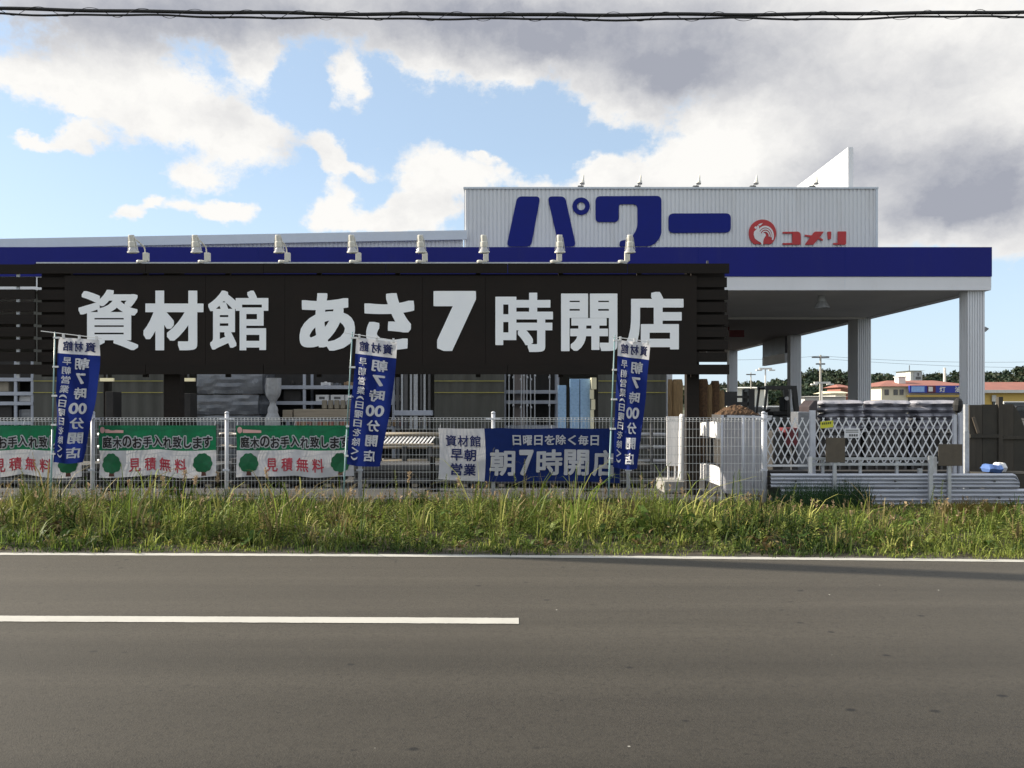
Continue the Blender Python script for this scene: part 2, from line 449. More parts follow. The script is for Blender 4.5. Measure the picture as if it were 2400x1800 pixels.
class MB:
    def __init__(s):
        s.v, s.f = [], []

    def add(s, vs, fs):
        o = len(s.v)
        s.v += [tuple(v) for v in vs]
        s.f += [tuple(i + o for i in f) for f in fs]
        return s

    def box(s, x0, x1, y0, y1, z0, z1):
        if x0 > x1: x0, x1 = x1, x0
        if y0 > y1: y0, y1 = y1, y0
        if z0 > z1: z0, z1 = z1, z0
        v = [(x0, y0, z0), (x1, y0, z0), (x1, y1, z0), (x0, y1, z0), (x0, y0, z1), (x1, y0, z1), (x1, y1, z1), (x0, y1, z1)]
        return s.add(v, [(0, 3, 2, 1), (4, 5, 6, 7), (0, 1, 5, 4), (1, 2, 6, 5), (2, 3, 7, 6), (3, 0, 4, 7)])

    def cyl(s, p0, p1, r0, r1=None, n=10, caps=True):
        r1 = r0 if r1 is None else r1
        p0, p1 = Vector(p0), Vector(p1)
        d = (p1 - p0).normalized()
        a = d.orthogonal().normalized()
        b = d.cross(a)
        vs = []
        for p, r in ((p0, r0), (p1, r1)):
            for k in range(n):
                t = 2 * math.pi * k / n
                vs.append(p + (a * math.cos(t) + b * math.sin(t)) * r)
        fs = [(k, (k + 1) % n, n + (k + 1) % n, n + k) for k in range(n)]
        if caps:
            fs += [tuple(range(n - 1, -1, -1)), tuple(range(n, 2 * n))]
        return s.add(vs, fs)

    def bar(s, p0, p1, w, h=None):
        """square bar from p0 to p1"""
        h = h or w
        p0, p1 = Vector(p0), Vector(p1)
        d = (p1 - p0).normalized()
        up = Vector((0, 0, 1)) if abs(d.z) < .95 else Vector((0, 1, 0))
        a = d.cross(up).normalized()
        b = a.cross(d).normalized()
        vs = []
        for p in (p0, p1):
            for sa, sb in ((-1, -1), (1, -1), (1, 1), (-1, 1)):
                vs.append(p + a * sa * w / 2 + b * sb * h / 2)
        return s.add(vs, [(3, 2, 1, 0), (4, 5, 6, 7), (0, 1, 5, 4), (1, 2, 6, 5), (2, 3, 7, 6), (3, 0, 4, 7)])

    def tube(s, pts, r, n=8):
        pts = [Vector(p) for p in pts]
        vs, fs = [], []
        a = None
        for i, p in enumerate(pts):
            d = (pts[min(i + 1, len(pts) - 1)] - pts[max(i - 1, 0)]).normalized()
            a = d.orthogonal().normalized() if a is None else (a - d * a.dot(d)).normalized()
            b = d.cross(a)
            rr = r(i / (len(pts) - 1)) if callable(r) else r
            for k in range(n):
                t = 2 * math.pi * k / n
                vs.append(p + (a * math.cos(t) + b * math.sin(t)) * rr)
        for i in range(len(pts) - 1):
            for k in range(n):
                fs.append((i * n + k, i * n + (k + 1) % n, (i + 1) * n + (k + 1) % n, (i + 1) * n + k))
        fs += [tuple(range(n - 1, -1, -1)), tuple(range((len(pts) - 1) * n, len(pts) * n))]
        return s.add(vs, fs)

    def lathe(s, prof, c, ax=(0, 0, 1), n=16):
        """prof: (radius, height) pairs along axis ax from point c"""
        c, d = Vector(c), Vector(ax).normalized()
        a = d.orthogonal().normalized()
        b = d.cross(a)
        vs, fs = [], []
        for r, h in prof:
            for k in range(n):
                t = 2 * math.pi * k / n
                vs.append(c + d * h + (a * math.cos(t) + b * math.sin(t)) * max(r, 1e-4))
        for i in range(len(prof) - 1):
            for k in range(n):
                fs.append((i * n + k, i * n + (k + 1) % n, (i + 1) * n + (k + 1) % n, (i + 1) * n + k))
        fs += [tuple(range(n - 1, -1, -1)), tuple(range((len(prof) - 1) * n, len(prof) * n))]
        return s.add(vs, fs)

    def prism_y(s, poly, y0, y1):
        """polygon in (x, z), from y0 (front) to y1"""
        n = len(poly)
        vs = [(x, y0, z) for x, z in poly] + [(x, y1, z) for x, z in poly]
        fs = [tuple(range(n)), tuple(range(2 * n - 1, n - 1, -1))]
        fs += [(k, n + k, n + (k + 1) % n, (k + 1) % n) for k in range(n)]
        return s.add(vs, fs)

    def prism_x(s, poly, x0, x1):
        n = len(poly)
        vs = [(x0, y, z) for y, z in poly] + [(x1, y, z) for y, z in poly]
        fs = [tuple(range(n - 1, -1, -1)), tuple(range(n, 2 * n))]
        fs += [(k, (k + 1) % n, n + (k + 1) % n, n + k) for k in range(n)]
        return s.add(vs, fs)

    def build(s, name, m, parent=None, origin=None, smooth=False, bevel=0):
        off = Vector((0, 0, 0))
        if parent is not None:
            p = parent
            while p is not None:
                off += p.location
                p = p.parent
        elif origin is not None:
            off = Vector(origin)
        me = bpy.data.meshes.new(name)
        me.from_pydata([(v[0] - off.x, v[1] - off.y, v[2] - off.z) for v in s.v], [], s.f)
        bm = bmesh.new()
        bm.from_mesh(me)
        bmesh.ops.recalc_face_normals(bm, faces=bm.faces)
        bm.to_mesh(me)
        bm.free()
        me.materials.append(M[m] if isinstance(m, str) else m)
        if smooth:
            me.polygons.foreach_set('use_smooth', [True] * len(me.polygons))
        o = bpy.data.objects.new(name, me)
        COL.objects.link(o)
        if parent is not None:
            o.parent = parent
        elif origin is not None:
            o.location = origin
        if bevel:
            b = o.modifiers.new('edge', 'BEVEL')
            b.width = bevel
            b.segments = 2
            b.limit_method = 'ANGLE'
        return o


def tag(o, label, cat, group=None):
    o['label'] = label
    o['category'] = cat
    if group:
        o['group'] = group
    return o


def thing(name, label, cat, loc, group=None):
    o = bpy.data.objects.new(name, None)
    COL.objects.link(o)
    o.location = loc
    o.empty_display_size = .2
    return tag(o, label, cat, group)


def copy_thing(o, loc, label, parent=None):
    c = o.copy()
    COL.objects.link(c)
    if parent is None:
        c.location = loc
        c['label'] = label
    else:
        c.parent = parent
    for ch in o.children:
        copy_thing(ch, None, None, c)
    return c


def struct(o):
    o['kind'] = 'structure'
    return o


def stuff(o):
    o['kind'] = 'stuff'
    return o


def rounded(poly, rad, seg=5):
    """round the corners of a polygon; rad is one number or one per corner"""
    out = []
    n = len(poly)
    for i in range(n):
        r = rad[i] if isinstance(rad, (list, tuple)) else rad
        p = Vector((*poly[i], 0))
        if r <= 0:
            out.append((p.x, p.y))
            continue
        a = Vector((*poly[i - 1], 0)) - p
        b = Vector((*poly[(i + 1) % n], 0)) - p
        r1 = min(r, a.length * .49, b.length * .49)
        p0, p1 = p + a.normalized() * r1, p + b.normalized() * r1
        for k in range(seg + 1):
            t = k / seg
            q = p0 * (1 - t) ** 2 + p * 2 * t * (1 - t) + p1 * t * t
            out.append((q.x, q.y))
    return out


# ------------------------------------------------------------------ lettering
_g = {}


def glyphs(body, bold=0.0, ring_n=8):
    """flat glyph outlines; heavier strokes come from copies of the outline laid around it, each a hair further out"""
    key = (body, bold, ring_n)
    if key not in _g:
        cu = bpy.data.curves.new('lettering', 'FONT')
        cu.body = body
        cu.resolution_u = 4
        o = bpy.data.objects.new('lettering', cu)
        COL.objects.link(o)
        dg = bpy.context.evaluated_depsgraph_get()
        me = bpy.data.meshes.new_from_object(o.evaluated_get(dg))
        vs = [(v.co.x, v.co.y) for v in me.vertices]
        fs = [tuple(p.vertices) for p in me.polygons]
        bpy.data.objects.remove(o)
        bpy.data.curves.remove(cu)
        bpy.data.meshes.remove(me)
        x0, x1 = min(v[0] for v in vs) - bold, max(v[0] for v in vs) + bold
        y0, y1 = min(v[1] for v in vs) - bold, max(v[1] for v in vs) + bold
        n = len(vs)
        offs = [(0, 0)]
        if bold:
            for k in range(ring_n):          # walk round a square with softened corners
                a = 2 * math.pi * (k + .5 * (ring_n == 8)) / ring_n
                c_, s_ = math.cos(a), math.sin(a)
                q = (abs(c_) ** 24 + abs(s_) ** 24) ** (-1 / 24)
                offs.append((c_ * q * bold, s_ * q * bold))
        V_ = [((x + ox - x0) / (x1 - x0), (y1 - y - oy) / (y1 - y0)) for ox, oy in offs for x, y in vs]
        F_ = [tuple(i + k * n for i in f) for k in range(len(offs)) for f in fs]
        _g[key] = (V_, F_, n)   # u right, v down, both 0..1
    return _g[key]


def letter(mb, body, fn, box, bold=0.0, mirror=False, ring_n=8):
    """fit the text's bounding box into box (u0, v0, u1, v1) of a surface fn(u, v) -> point"""
    vs, fs, n1 = glyphs(body, bold, ring_n)
    u0, v0, u1, v1 = box
    out = []
    for i, (u, v) in enumerate(vs):
        if mirror:
            u = 1 - u
        p = fn(u0 + (u1 - u0) * u, v0 + (v1 - v0) * v)
        out.append((p[0], p[1] - (.002 / ring_n) * (i // n1), p[2]))
    mb.add(out, fs)
    return mb


def flat(Y):
    return lambda px, py: W(px, py, Y)


# ================================================================== SETTING
def sheet(name, x0, x1, y0, y1, z, m, nx=1, ny=1):
    mb = MB()
    vs = [(x0 + (x1 - x0) * i / nx, y0 + (y1 - y0) * j / ny, z) for j in range(ny + 1) for i in range(nx + 1)]
    fs = [(j * (nx + 1) + i, j * (nx + 1) + i + 1, (j + 1) * (nx + 1) + i + 1, (j + 1) * (nx + 1) + i) for j in range(ny) for i in range(nx)]
    return struct(mb.add(vs, fs).build(name, m))


sheet('ground', -3000, 3000, -600, 5000, -.02, 'far_ground')


def edge_y(x):
    xc = max(-9, min(9, x))
    return 8.06 - .037 * xc - .0024 * xc * xc + (x - xc) * (-.08 if x > 0 else .006)


def mid_y(x):
    xc = max(-9, min(9, x))
    return 5.645 - .02 * xc - .001 * xc * xc + (x - xc) * (-.038 if x > 0 else -.002)


def strip(name, x0, x1, f0, f1, z, m, n=60):
    mb = MB()
    vs = []
    for i in range(n + 1):
        x = x0 + (x1 - x0) * i / n
        vs += [(x, f0(x), z), (x, f1(x), z)]
    fs = [(2 * i, 2 * i + 2, 2 * i + 3, 2 * i + 1) for i in range(n)]
    return mb.add(vs, fs).build(name, m)


struct(strip('verge_soil', -60, 60, lambda x: edge_y(x) - .3, lambda x: 12.9, -.012, 'soil'))
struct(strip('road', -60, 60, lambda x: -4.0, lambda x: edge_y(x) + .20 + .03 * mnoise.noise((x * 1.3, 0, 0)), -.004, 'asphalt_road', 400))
struct(strip('road_edge_line', -60, 60, lambda x: edge_y(x) - .06 + .010 * mnoise.noise((x * 9, 0, 3)) + .006 * mnoise.noise((x * 40, 0, 3)), lambda x: edge_y(x) + .065 + .010 * mnoise.noise((x * 8, 5, 3)) + .006 * mnoise.noise((x * 38, 0, 6)), 0, 'paint_white', 2400))
struct(strip('road_centre_line', -8.5, WX(1216, 5.645), lambda x: mid_y(x) - .076 + .005 * mnoise.noise((x * 7, 0, 8)) + .004 * mnoise.noise((x * 45, 0, 8)), lambda x: mid_y(x) + .076 + .005 * mnoise.noise((x * 7, 4, 8)) + .004 * mnoise.noise((x * 41, 3, 8)), 0, 'paint_white', 800))
sheet('yard_paving', -60, 60, 12.85, 46, -.008, 'asphalt_lot')
sheet('car_park', -60, 140, 46, 100, -.006, 'asphalt_lot')

# ================================================================== STORE BUILDING
D0 = 20.0
store = thing('store_building', 'large white store with navy roof band, big navy wall letters and deep flat canopy', 'store', (0, 24, 0))
XL, XR = -34.0, WX(2325, D0)
zb1, zb0, zs = WZ(579, D0), WZ(648, D0), WZ(680, D0)
MB().box(XL, XR, D0, D0 + .25, zb0, zb1).build('roof_band', 'navy', store)
fw = MB().box(XL, XR - .006, D0 + .02, D0 + .24, zs + .05, zb0 - .003)
fw.box(XL, XR - .02, D0 + .005, D0 + .2, zs, zs + .047)
fw.build('fascia', 'white_trim', store)
for k in range(8):
    x = XR - 3.62 * (k + 1)
    MB().box(x - .007, x + .007, D0 - .003, D0 + .0, zb0, zb1 - .01).build('panel_joint', 'navy_letter', store)
    MB().box(x - .004, x + .004, D0 + .017, D0 + .02, zs + .05, zb0 - .005).build('panel_joint', 'cap', store)
MB().box(XR - .25, XR, D0 + .26, 44.5, zs, zb1 - .01).build('fascia', 'white_trim', store)
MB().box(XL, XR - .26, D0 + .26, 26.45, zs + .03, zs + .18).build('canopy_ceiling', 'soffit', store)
MB().box(XL, XR - .26, 26.75, 44.5, zs + .03, zs + .18).build('canopy_ceiling', 'soffit_shade', store)
MB().box(XL, XR - .27, 26.46, 26.74, zs - .02, zs + .2).build('ceiling_beam', 'soffit', store)
MB().box(XL, XR - .27, D0 + .3, 44.4, zs + .3, zs + .4).build('roof_deck', 'steel_dark', store)


def ribbed(mb, x0, x1, y, z0, z1, pitch=.105, d=.022, z0b=None, topf=None):
    n = max(1, int(round((x1 - x0) / pitch)))
    p = (x1 - x0) / n
    pts = []
    for k in range(n):
        a = x0 + k * p
        pts += [(a, y + d), (a + .2 * p, y + d), (a + .32 * p, y), (a + .88 * p, y)]
    pts.append((x1, y + d))
    vs, fs = [], []
    for x, yy in pts:
        zt = topf(x) if topf else z1
        vs += [(x, yy, z0), (x, yy, zt)]
    for k in range(len(pts) - 1):
        fs.append((2 * k, 2 * k + 2, 2 * k + 3, 2 * k + 1))
    return mb.add(vs, fs)


# fluted columns along the open side of the canopy
def column(xa, xb, y, depth, parent):
    mb = MB()
    n = 7
    p = (xb - xa) / n
    pts = []
    for k in range(n):
        a = xa + k * p
        pts += [(a + .02 * p, y), (a + .6 * p, y), (a + .7 * p, y + .03), (a + .95 * p, y + .03)]
    m = max(3, int(depth / .065))
    q = depth / m
    for k in range(m):
        b = y + k * q
        pts += [(xb, b + .03 * (k == 0)), (xb, b + .6 * q), (xb - .03, b + .7 * q), (xb - .03, b + .95 * q)]
    pts += [(xb, y + depth), (xa, y + depth)]
    for k in range(m - 1, -1, -1):
        b = y + k * q
        pts += [(xa + .03, b + .95 * q), (xa + .03, b + .7 * q), (xa, b + .6 * q), (xa, b + .04)]
    n2 = len(pts)
    vs = [(x, yy, 0) for x, yy in pts] + [(x, yy, zs + .02) for x, yy in pts]
    mb.add(vs, [(k, (k + 1) % n2, n2 + (k + 1) % n2, n2 + k) for k in range(n2)])
    o = mb.build('column', 'white_wall', parent)
    return o


for y, dp in ((20.12, .38), (26.5, .8), (32.9, .42), (42.2, .45)):
    column(11.31, 11.75, y, dp, store)
for y in (20.6, 26.6):
    for x in (-14.0, -7.0, 0.2, 6.4 if y > 30 else -20.0):
        MB().box(x - .15, x + .15, y + .9, y + 1.2, 0, zs + .02).build('column', 'soffit_shade', store)

# tall wall with the big letters
YP = 21.0
wx0, wx1, wz1 = WX(1088, YP), WX(2055, YP), WZ(443, YP)
wl = ribbed(MB(), wx0, wx1, YP, zb1 - .3, wz1)
wl.box(wx0 + .001, wx1 - .001, YP + .03, YP + .35, zb1 - .3, wz1 - .01)
wl.build('sign_wall', 'white_wall', store)
MB().box(wx0 - .02, wx1 + .03, YP - .035, YP + .38, wz1, wz1 + .045).build('wall_cap', 'cap', store)
MB().box(wx1 - .03, wx1 + .022, YP - .02, YP + .02, zb1 - .3, wz1).build('corner_trim', 'cap', store)
# lower wall to the left with its pale gutter
topf = lambda x: WZ(536, 20.8) - .02 + (x - wx0) * (WZ(536, 20.8) - WZ(556, 20.8)) / (wx0 - WX(0, 20.8)) * 1.0
ribbed(MB(), XL, wx0 - .03, YP, zb1 - .3, 0, topf=lambda x: topf(x) - .05).build('low_wall', 'white_wall', store)
gx1 = WX(1094, 20.8)
th = .235
gm = MB()
gm.add([(XL, 20.89, topf(XL) - th), (gx1, 20.89, topf(gx1) - th), (gx1, 20.89, topf(gx1)), (XL, 20.89, topf(XL)),
        (XL, 20.965, topf(XL) - th), (gx1, 20.965, topf(gx1) - th), (gx1, 20.965, topf(gx1)), (XL, 20.965, topf(XL))],
       [(0, 1, 2, 3), (7, 6, 5, 4), (0, 4, 5, 1), (1, 5, 6, 2), (2, 6, 7, 3), (3, 7, 4, 0)])
gm.build('roof_gutter', 'cap', store)
# tall white wing wall running back behind the letters
wing = MB().box(9.12, 9.26, 22.0, 44, zb1, WZ(345, 22.0))
wing.build('wing_wall', 'white_trim', store)
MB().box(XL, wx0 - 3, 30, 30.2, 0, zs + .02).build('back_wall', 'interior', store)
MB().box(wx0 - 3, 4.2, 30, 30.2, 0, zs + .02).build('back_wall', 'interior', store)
# hanging side panel at the far end, red notice under the ceiling
hp = thing('hanging_panel', 'dark panel with grey lower band hanging under the canopy edge between far columns', 'panel', (11.4, 35, zs))
MB().box(11.28, 11.40, 33.5, 36.5, 3.66, zs + .02).build('board', 'wrap_dark', hp)
MB().box(11.27, 11.41, 33.5, 36.5, 3.27, 3.657).build('band', 'soffit', hp)
rs = MB().box(WX(1703, 30), WX(1737, 30), 29.6, 29.7, WZ(792, 30), WZ(776, 30)).box(7.9, 7.95, 29.63, 29.67, WZ(776, 30), zs + .03)
tag(rs.build('notice_board', 'red_sign', origin=(8.2, 29.65, 3.9)), 'small dark red notice hanging in the gloom under the canopy ceiling', 'sign')

# big wall letters: read from the photograph zoom whose origin is (1050, 320) at 2.1067 px per px
def q3(x, y, Y):
    return (WX(1050 + x / 2.1067, Y), WZ(317.6 + y / 2.1067, Y))


def letter_prism(polys, m, name='wall_letter', Y=YP - .004, th=.03, par=store, rad=0, qf=q3):
    mb = MB()
    for poly, r in polys:
        pts = [qf(x, y, Y) for x, y in rounded(poly, r)]
        mb.prism_y(pts, Y - th, Y)
    return mb.build(name, m, par)


def ring(c, r0, r1, qf, Y, th, n=28):
    mb = MB()
    for k in range(n):
        t0, t1 = 2 * math.pi * k / n, 2 * math.pi * (k + 1) / n
        P4 = [qf(c[0] + r * math.cos(t), c[1] + r * math.sin(t), Y) for r, t in ((r0, t0), (r1, t0), (r1, t1), (r0, t1))]
        vs = [(x, Y - th, z) for x, z in P4] + [(x, Y, z) for x, z in P4]
        mb.add(vs, [(0, 1, 2, 3), (1, 5, 6, 2), (0, 3, 7, 4)])
    return mb


letter_prism([([(342, 302), (456, 302), (410, 549), (289, 549)], 24), ], 'navy_letter')
letter_prism([([(491, 302), (578, 302), (632, 549), (548, 549)], 24)], 'navy_letter')
ring((657, 350), 20, 43, q3, YP - .004, .03).build('wall_letter', 'navy_letter', store)
letter_prism([([(728, 301), (1053, 299), (1053, 500), (1010, 547), (845, 549), (848, 522), (900, 510), (935, 462), (935, 340), (842, 340), (842, 428), (728, 428)],
               [24, 26, 60, 30, 12, 10, 30, 40, 24, 16, 22, 22])], 'navy_letter')
letter_prism([([(1088, 386), (1395, 385), (1395, 480), (1088, 482)], 26)], 'navy_letter')


def q6(x, y, Y):
    return (WX(1700 + x / 6.9125, Y), WZ(446.6 + y / 6.9125, Y))


lr = 4
letter_prism([([(925, 672), (1180, 668), (1215, 700), (1215, 880), (925, 880), (925, 853), (1082, 850), (1082, 700), (925, 700)], [4, 30, 30, 8, 2, 2, 2, 2, 2])], 'red_letter', qf=q6)
letter_prism([([(1440, 668), (1592, 668), (1520, 760), (1575, 795), (1568, 818), (1498, 788), (1420, 880), (1283, 880), (1372, 760), (1282, 742), (1285, 718), (1395, 730)],
               [20, 14, 2, 2, 2, 2, 14, 10, 2, 2, 2, 2])], 'red_letter', qf=q6)
letter_prism([([(1648, 668), (1710, 668), (1704, 792), (1658, 792)], 12), ([(1815, 665), (1952, 665), (1948, 880), (1742, 880), (1742, 854), (1815, 850)], [10, 10, 22, 4, 2, 2])], 'red_letter', qf=q6)
# round red badge with a white rooster
badge = []
for k in range(41):
    t = math.radians(128 - 0 + k * (412 - 128) / 40)   # open at the flat bottom
    badge.append((597 + 222 * math.cos(t), min(884, 695 + 222 * math.sin(t))))
em = letter_prism([(badge, 0)], 'red_letter', 'round_emblem', qf=q6)
roo = [([(462, 600), (484, 585), (500, 590), (506, 600), (500, 622), (478, 626)], 4),
       ([(508, 575), (528, 566), (540, 590), (540, 640), (560, 690), (585, 705), (612, 690), (640, 700), (650, 735), (620, 775), (606, 820), (604, 884), (578, 884),
         (574, 850), (520, 820), (470, 780), (452, 720), (458, 670), (490, 640), (508, 618)], 10),
       ([(526, 556), (560, 540), (602, 532), (580, 556), (552, 575), (540, 570)], 4)]
for cr, w, a0, a1 in ((165, 30, 200, 385), (122, 20, 195, 372), (84, 18, 190, 368)):
    c = (640, 740)
    out = [(c[0] + cr * .84 * math.cos(math.radians(a)), c[1] + cr * math.sin(math.radians(a))) for a in np.linspace(a0, a1, 16)]
    inn = [(c[0] + (cr - w) * .84 * math.cos(math.radians(a)), c[1] + (cr - w) * math.sin(math.radians(a))) for a in np.linspace(a1, a0, 16)]
    roo.append((out + inn, 0))
mbr = MB()
for i, (poly, r) in enumerate(roo):
    Yq = YP - .036 - .002 * i
    mbr.prism_y([q6(x, y, YP - .004) for x, y in rounded(poly, r, 3)], Yq - .004, Yq)
mbr.build('emblem_bird', 'logo_white', em)

# small floodlights along the top of the sign wall
def roof_light(px, label):
    x = WX(px, YP)
    o = thing('roof_floodlight', label, 'floodlight', (x, YP + .15, wz1 + .045), 'small floodlights on the letter wall')
    z = wz1 + .045
    MB().box(x - .09, x + .06, YP + .05, YP + .22, z, z + .06).build('base', 'steel_dark', o)
    MB().cyl((x, YP + .13, z + .05), (x + .02, YP - .1, z + .12), .012, n=6).build('arm', 'steel_dark', o)
    hd = MB().lathe([(.065, 0), (.05, .07), (.03, .12), (.022, .2), (.012, .25)], (x + .01, YP - .12, z + .06), (.16, .25, 1), 10)
    hd.build('head', 'lamp_paint', o, smooth=False)
    return o


for px, lb in ((1363, 'small floodlight above the first big navy letter of the wall'), (1497, 'small floodlight above the bent navy letter of the wall'),
               (1634, 'small floodlight above the long navy dash of the wall'), (1768, 'small floodlight above the round red emblem'),
               (1908, 'small floodlight in front of the tall white wing wall')):
    roof_light(px, lb)

# canopy ceiling lamp and the floodlight on the front column
cl = thing('ceiling_lamp', 'grey bell shaped high bay lamp under the canopy ceiling', 'ceiling lamp', (WX(1926, 21.2), 21.2, zs))
cx = WX(1926, 21.2)
MB().lathe([(.09, 0), (.11, -.08), (.11, -.16)], (cx, 21.2, zs + .03), n=12).build('housing', 'galv', cl)
MB().lathe([(.12, -.16), (.19, -.30), (.2, -.33), (.18, -.33), (.1, -.17)], (cx, 21.2, zs + .03), n=16).build('shade', 'galv', cl)
fl = thing('wall_floodlight', 'little grey floodlight on the side of the front corner column', 'floodlight', (11.78, 20.3, 3.35))
MB().box(11.75, 11.80, 20.28, 20.34, 3.3, 3.34).build('bracket', 'steel_dark', fl)
MB().lathe([(.02, 0), (.05, .05), (.075, .13), (.07, .14)], (11.80, 20.31, 3.33), (.4, -.2, .8), 10).build('head', 'galv', fl)

# ================================================================== BLACK TIMBER SIGN BOARD
YB = 13.5
bx0, bx1 = WX(85, YB), WX(1708, YB)
bz1, bz0 = WZ(619, YB), WZ(885, YB)
board = thing('sign_board', 'huge black timber sign board with large white Japanese lettering in front of the store', 'sign', (-2, YB, 0))
pz1, pz0 = WZ(646, YB), WZ(857, YB)
px0, px1 = WX(152, YB), WX(1633, YB)
cuts_ = [px0] + [WX(c_, YB) for c_ in (482, 668, 990, 1138, 1456)] + [px1]
for i in range(6):
    MB().box(cuts_[i] + .002, cuts_[i + 1] - .002, YB - .01, YB + .03, pz0, pz1).build('panel', 'panel_black', board)
MB().box(px0, px1, YB + .031, YB + .033, pz0 + .01, pz1 - .01).build('backing', 'black_rubber', board)
slat_pitch = 29.3
for k in range(9):
    ya = 619 + k * slat_pitch + (0 if k == 0 else 1)
    yb = ya + 23
    jig = rng.uniform(-.4, .4)
    full = k in (0, 8)
    if full:
        # top and bottom boards are laid in lengths
        cuts = [85, 345, 620, 905, 1190, 1470, 1708]
        sb = MB()
        for i in range(6):
            e = .02 * rng.random()
            sb.box(WX(cuts[i], YB) + .004, WX(cuts[i + 1], YB) - .004, YB - .055 - e * .2, YB - .015 - e * .2, WZ(yb + jig + rng.uniform(-.6, .6), YB), WZ(ya + jig, YB))
        sb.build('slat', 'wood_black', board)
    else:
        MB().box(bx0, px0 + .02, YB + .034, YB + .07, WZ(yb, YB), WZ(ya, YB)).build('slat', 'wood_black', board)
        MB().box(px1 - .02, bx1 - .02 * (k % 2), YB + .034, YB + .07, WZ(yb, YB), WZ(ya, YB)).build('slat', 'wood_black', board)
# rails behind the gaps, posts to the ground
for x in (WX(155, YB), WX(335, YB), WX(530, YB), WX(745, YB), WX(930, YB), WX(1120, YB), WX(1315, YB), WX(1500, YB), WX(1628, YB)):
    MB().box(x - .04, x + .04, YB + .075, YB + .14, bz0 + .01, bz1 - .02).build('batten', 'wood_black', board)
for pa, pb in ((388, 425), (1608, 1637)):
    MB().box(WX(pa, YB + .2), WX(pb, YB + .2), YB + .145, YB + .33, 0, bz1 - .05).build('post', 'wood_black', board)
for ya, yb in ((639, 649), (855, 866)):
    MB().box(bx0 + .005, bx1 - .03, YB + .142, YB + .144, WZ(yb, YB), WZ(ya, YB)).build('backing', 'wood_black', board)
MB().box(bx0 + .004, px0 + .03, YB + .146, YB + .16, bz0 + .02, bz1 - .02).build('backing', 'wood_black', board)
MB().box(px1 - .03, bx1 - .03, YB + .146, YB + .16, WZ(823, YB), bz1 - .02).build('backing', 'wood_black', board)
MB().box(bx0 + .01, WX(1470, YB), YB - .02, YB + .06, bz1 + .004, bz1 + .03).build('top_conduit', 'galv', board)
BIG = [('資', 184, 679, 324, 821, .022), ('材', 336, 681, 477, 821, .036), ('館', 488, 681, 629, 821, .022), ('あ', 702, 687, 832, 822, .038), ('さ', 854, 687, 971, 820, .042),
       ('7', 1016, 682, 1116, 823, .055), ('時', 1161, 686, 1296, 825, .030), ('開', 1315, 688, 1447, 823, .030), ('店', 1466, 684, 1602, 821, .038)]
for ch, a, b, c, d, bo in BIG:
    mb = letter(MB(), ch, flat(YB - .022), (a, b, c, d), bo, ring_n=40)
    mb.build('letter', 'sign_white', board)

for i, (px, lb) in enumerate(((258, 'short black prop seen through the mesh under the second green banner'), (1013, 'short black prop behind the mesh just left of the blue banner'), (1380, 'short black prop under the blue banner'))):
    x = WX(px, 14.2)
    tag(MB().box(x - .045, x + .045, 14.2, 14.28, 0, .60).box(x - .12, x + .12, 14.12, 14.36, .0, .04).build('timber_prop', 'wood_black', origin=(x, 14.24, 0)), lb, 'prop')

# neighbouring open-slatted section at the far left
b2 = thing('slat_screen', 'open black timber slat screen with light gaps beside the big sign board', 'screen', (WX(0, YB), YB, 0))
for k in range(9):
    ya = 619 + k * slat_pitch + 1
    MB().box(WX(-160, YB), WX(83, YB), YB - .02, YB + .02, WZ(ya + 22, YB), WZ(ya, YB)).build('slat', 'wood_black', b2)
MB().box(WX(-110, YB), WX(-85, YB), YB + .025, YB + .1, 0, bz1).build('post', 'wood_black', b2)
MB().box(WX(36, YB), WX(43, YB), YB + .025, YB + .05, bz0, bz1).build('batten', 'galv', b2)

# spotlights leaning out over the board
def spot(px, label):
    x = WX(px, YB)
    z = bz1 + .034
    o = thing('sign_spotlight', label, 'spotlight', (x, YB, z), 'spotlights on top of the black sign board')
    ba = MB().box(x + .0, x + .085, YB - .03, YB + .045, z + .015, z + .155)
    ba.lathe([(.05, -.02), (.055, .01), (.045, .03)], (x - .06, YB, z + .0), n=10)
    ba.box(x - .11, x + .06, YB - .03, YB + .03, z - .004, z + .02)
    ba.build('base', 'lamp_paint', o, bevel=.006)
    pts = [(x + .03, YB, z + .14), (x + .03, YB - .01, z + .21), (x + .03, YB - .04, z + .245), (x + .025, YB - .24, z + .295), (x + .02, YB - .43, z + .325)]
    MB().tube(pts, .011, 8).build('arm', 'lamp_paint', o, smooth=True)
    c = (x + .02, YB - .47, z + .335)
    ax = (.03, .20, -1)
    MB().lathe([(.036, -.02), (.046, -.012), (.046, .085), (.056, .095), (.058, .165), (.052, .175)], c, ax, 16).build('lamp_holder', 'lamp_paint', o)
    d = Vector(ax).normalized()
    c2 = Vector(c) + d * .155
    hd = MB().lathe([(.046, 0), (.060, .045), (.082, .085), (.087, .10), (.078, .112), (.045, .125)], c2, ax, 18)
    rf = hd.build('reflector', 'lamp_glass', o, smooth=True)
    MB().lathe([(.0885, .088), (.090, .094), (.090, .104), (.088, .108)], c2, ax, 18).build('rim', 'lamp_paint', rf)
    for sx in (-1, 1):
        q0 = Vector(c) + d * .02 + Vector((sx * .052, 0, 0))
        MB().bar(q0, Vector(c2) + d * .07 + Vector((sx * .078, 0, 0)), .008, .02).build('bracket', 'lamp_paint', o)
    return o


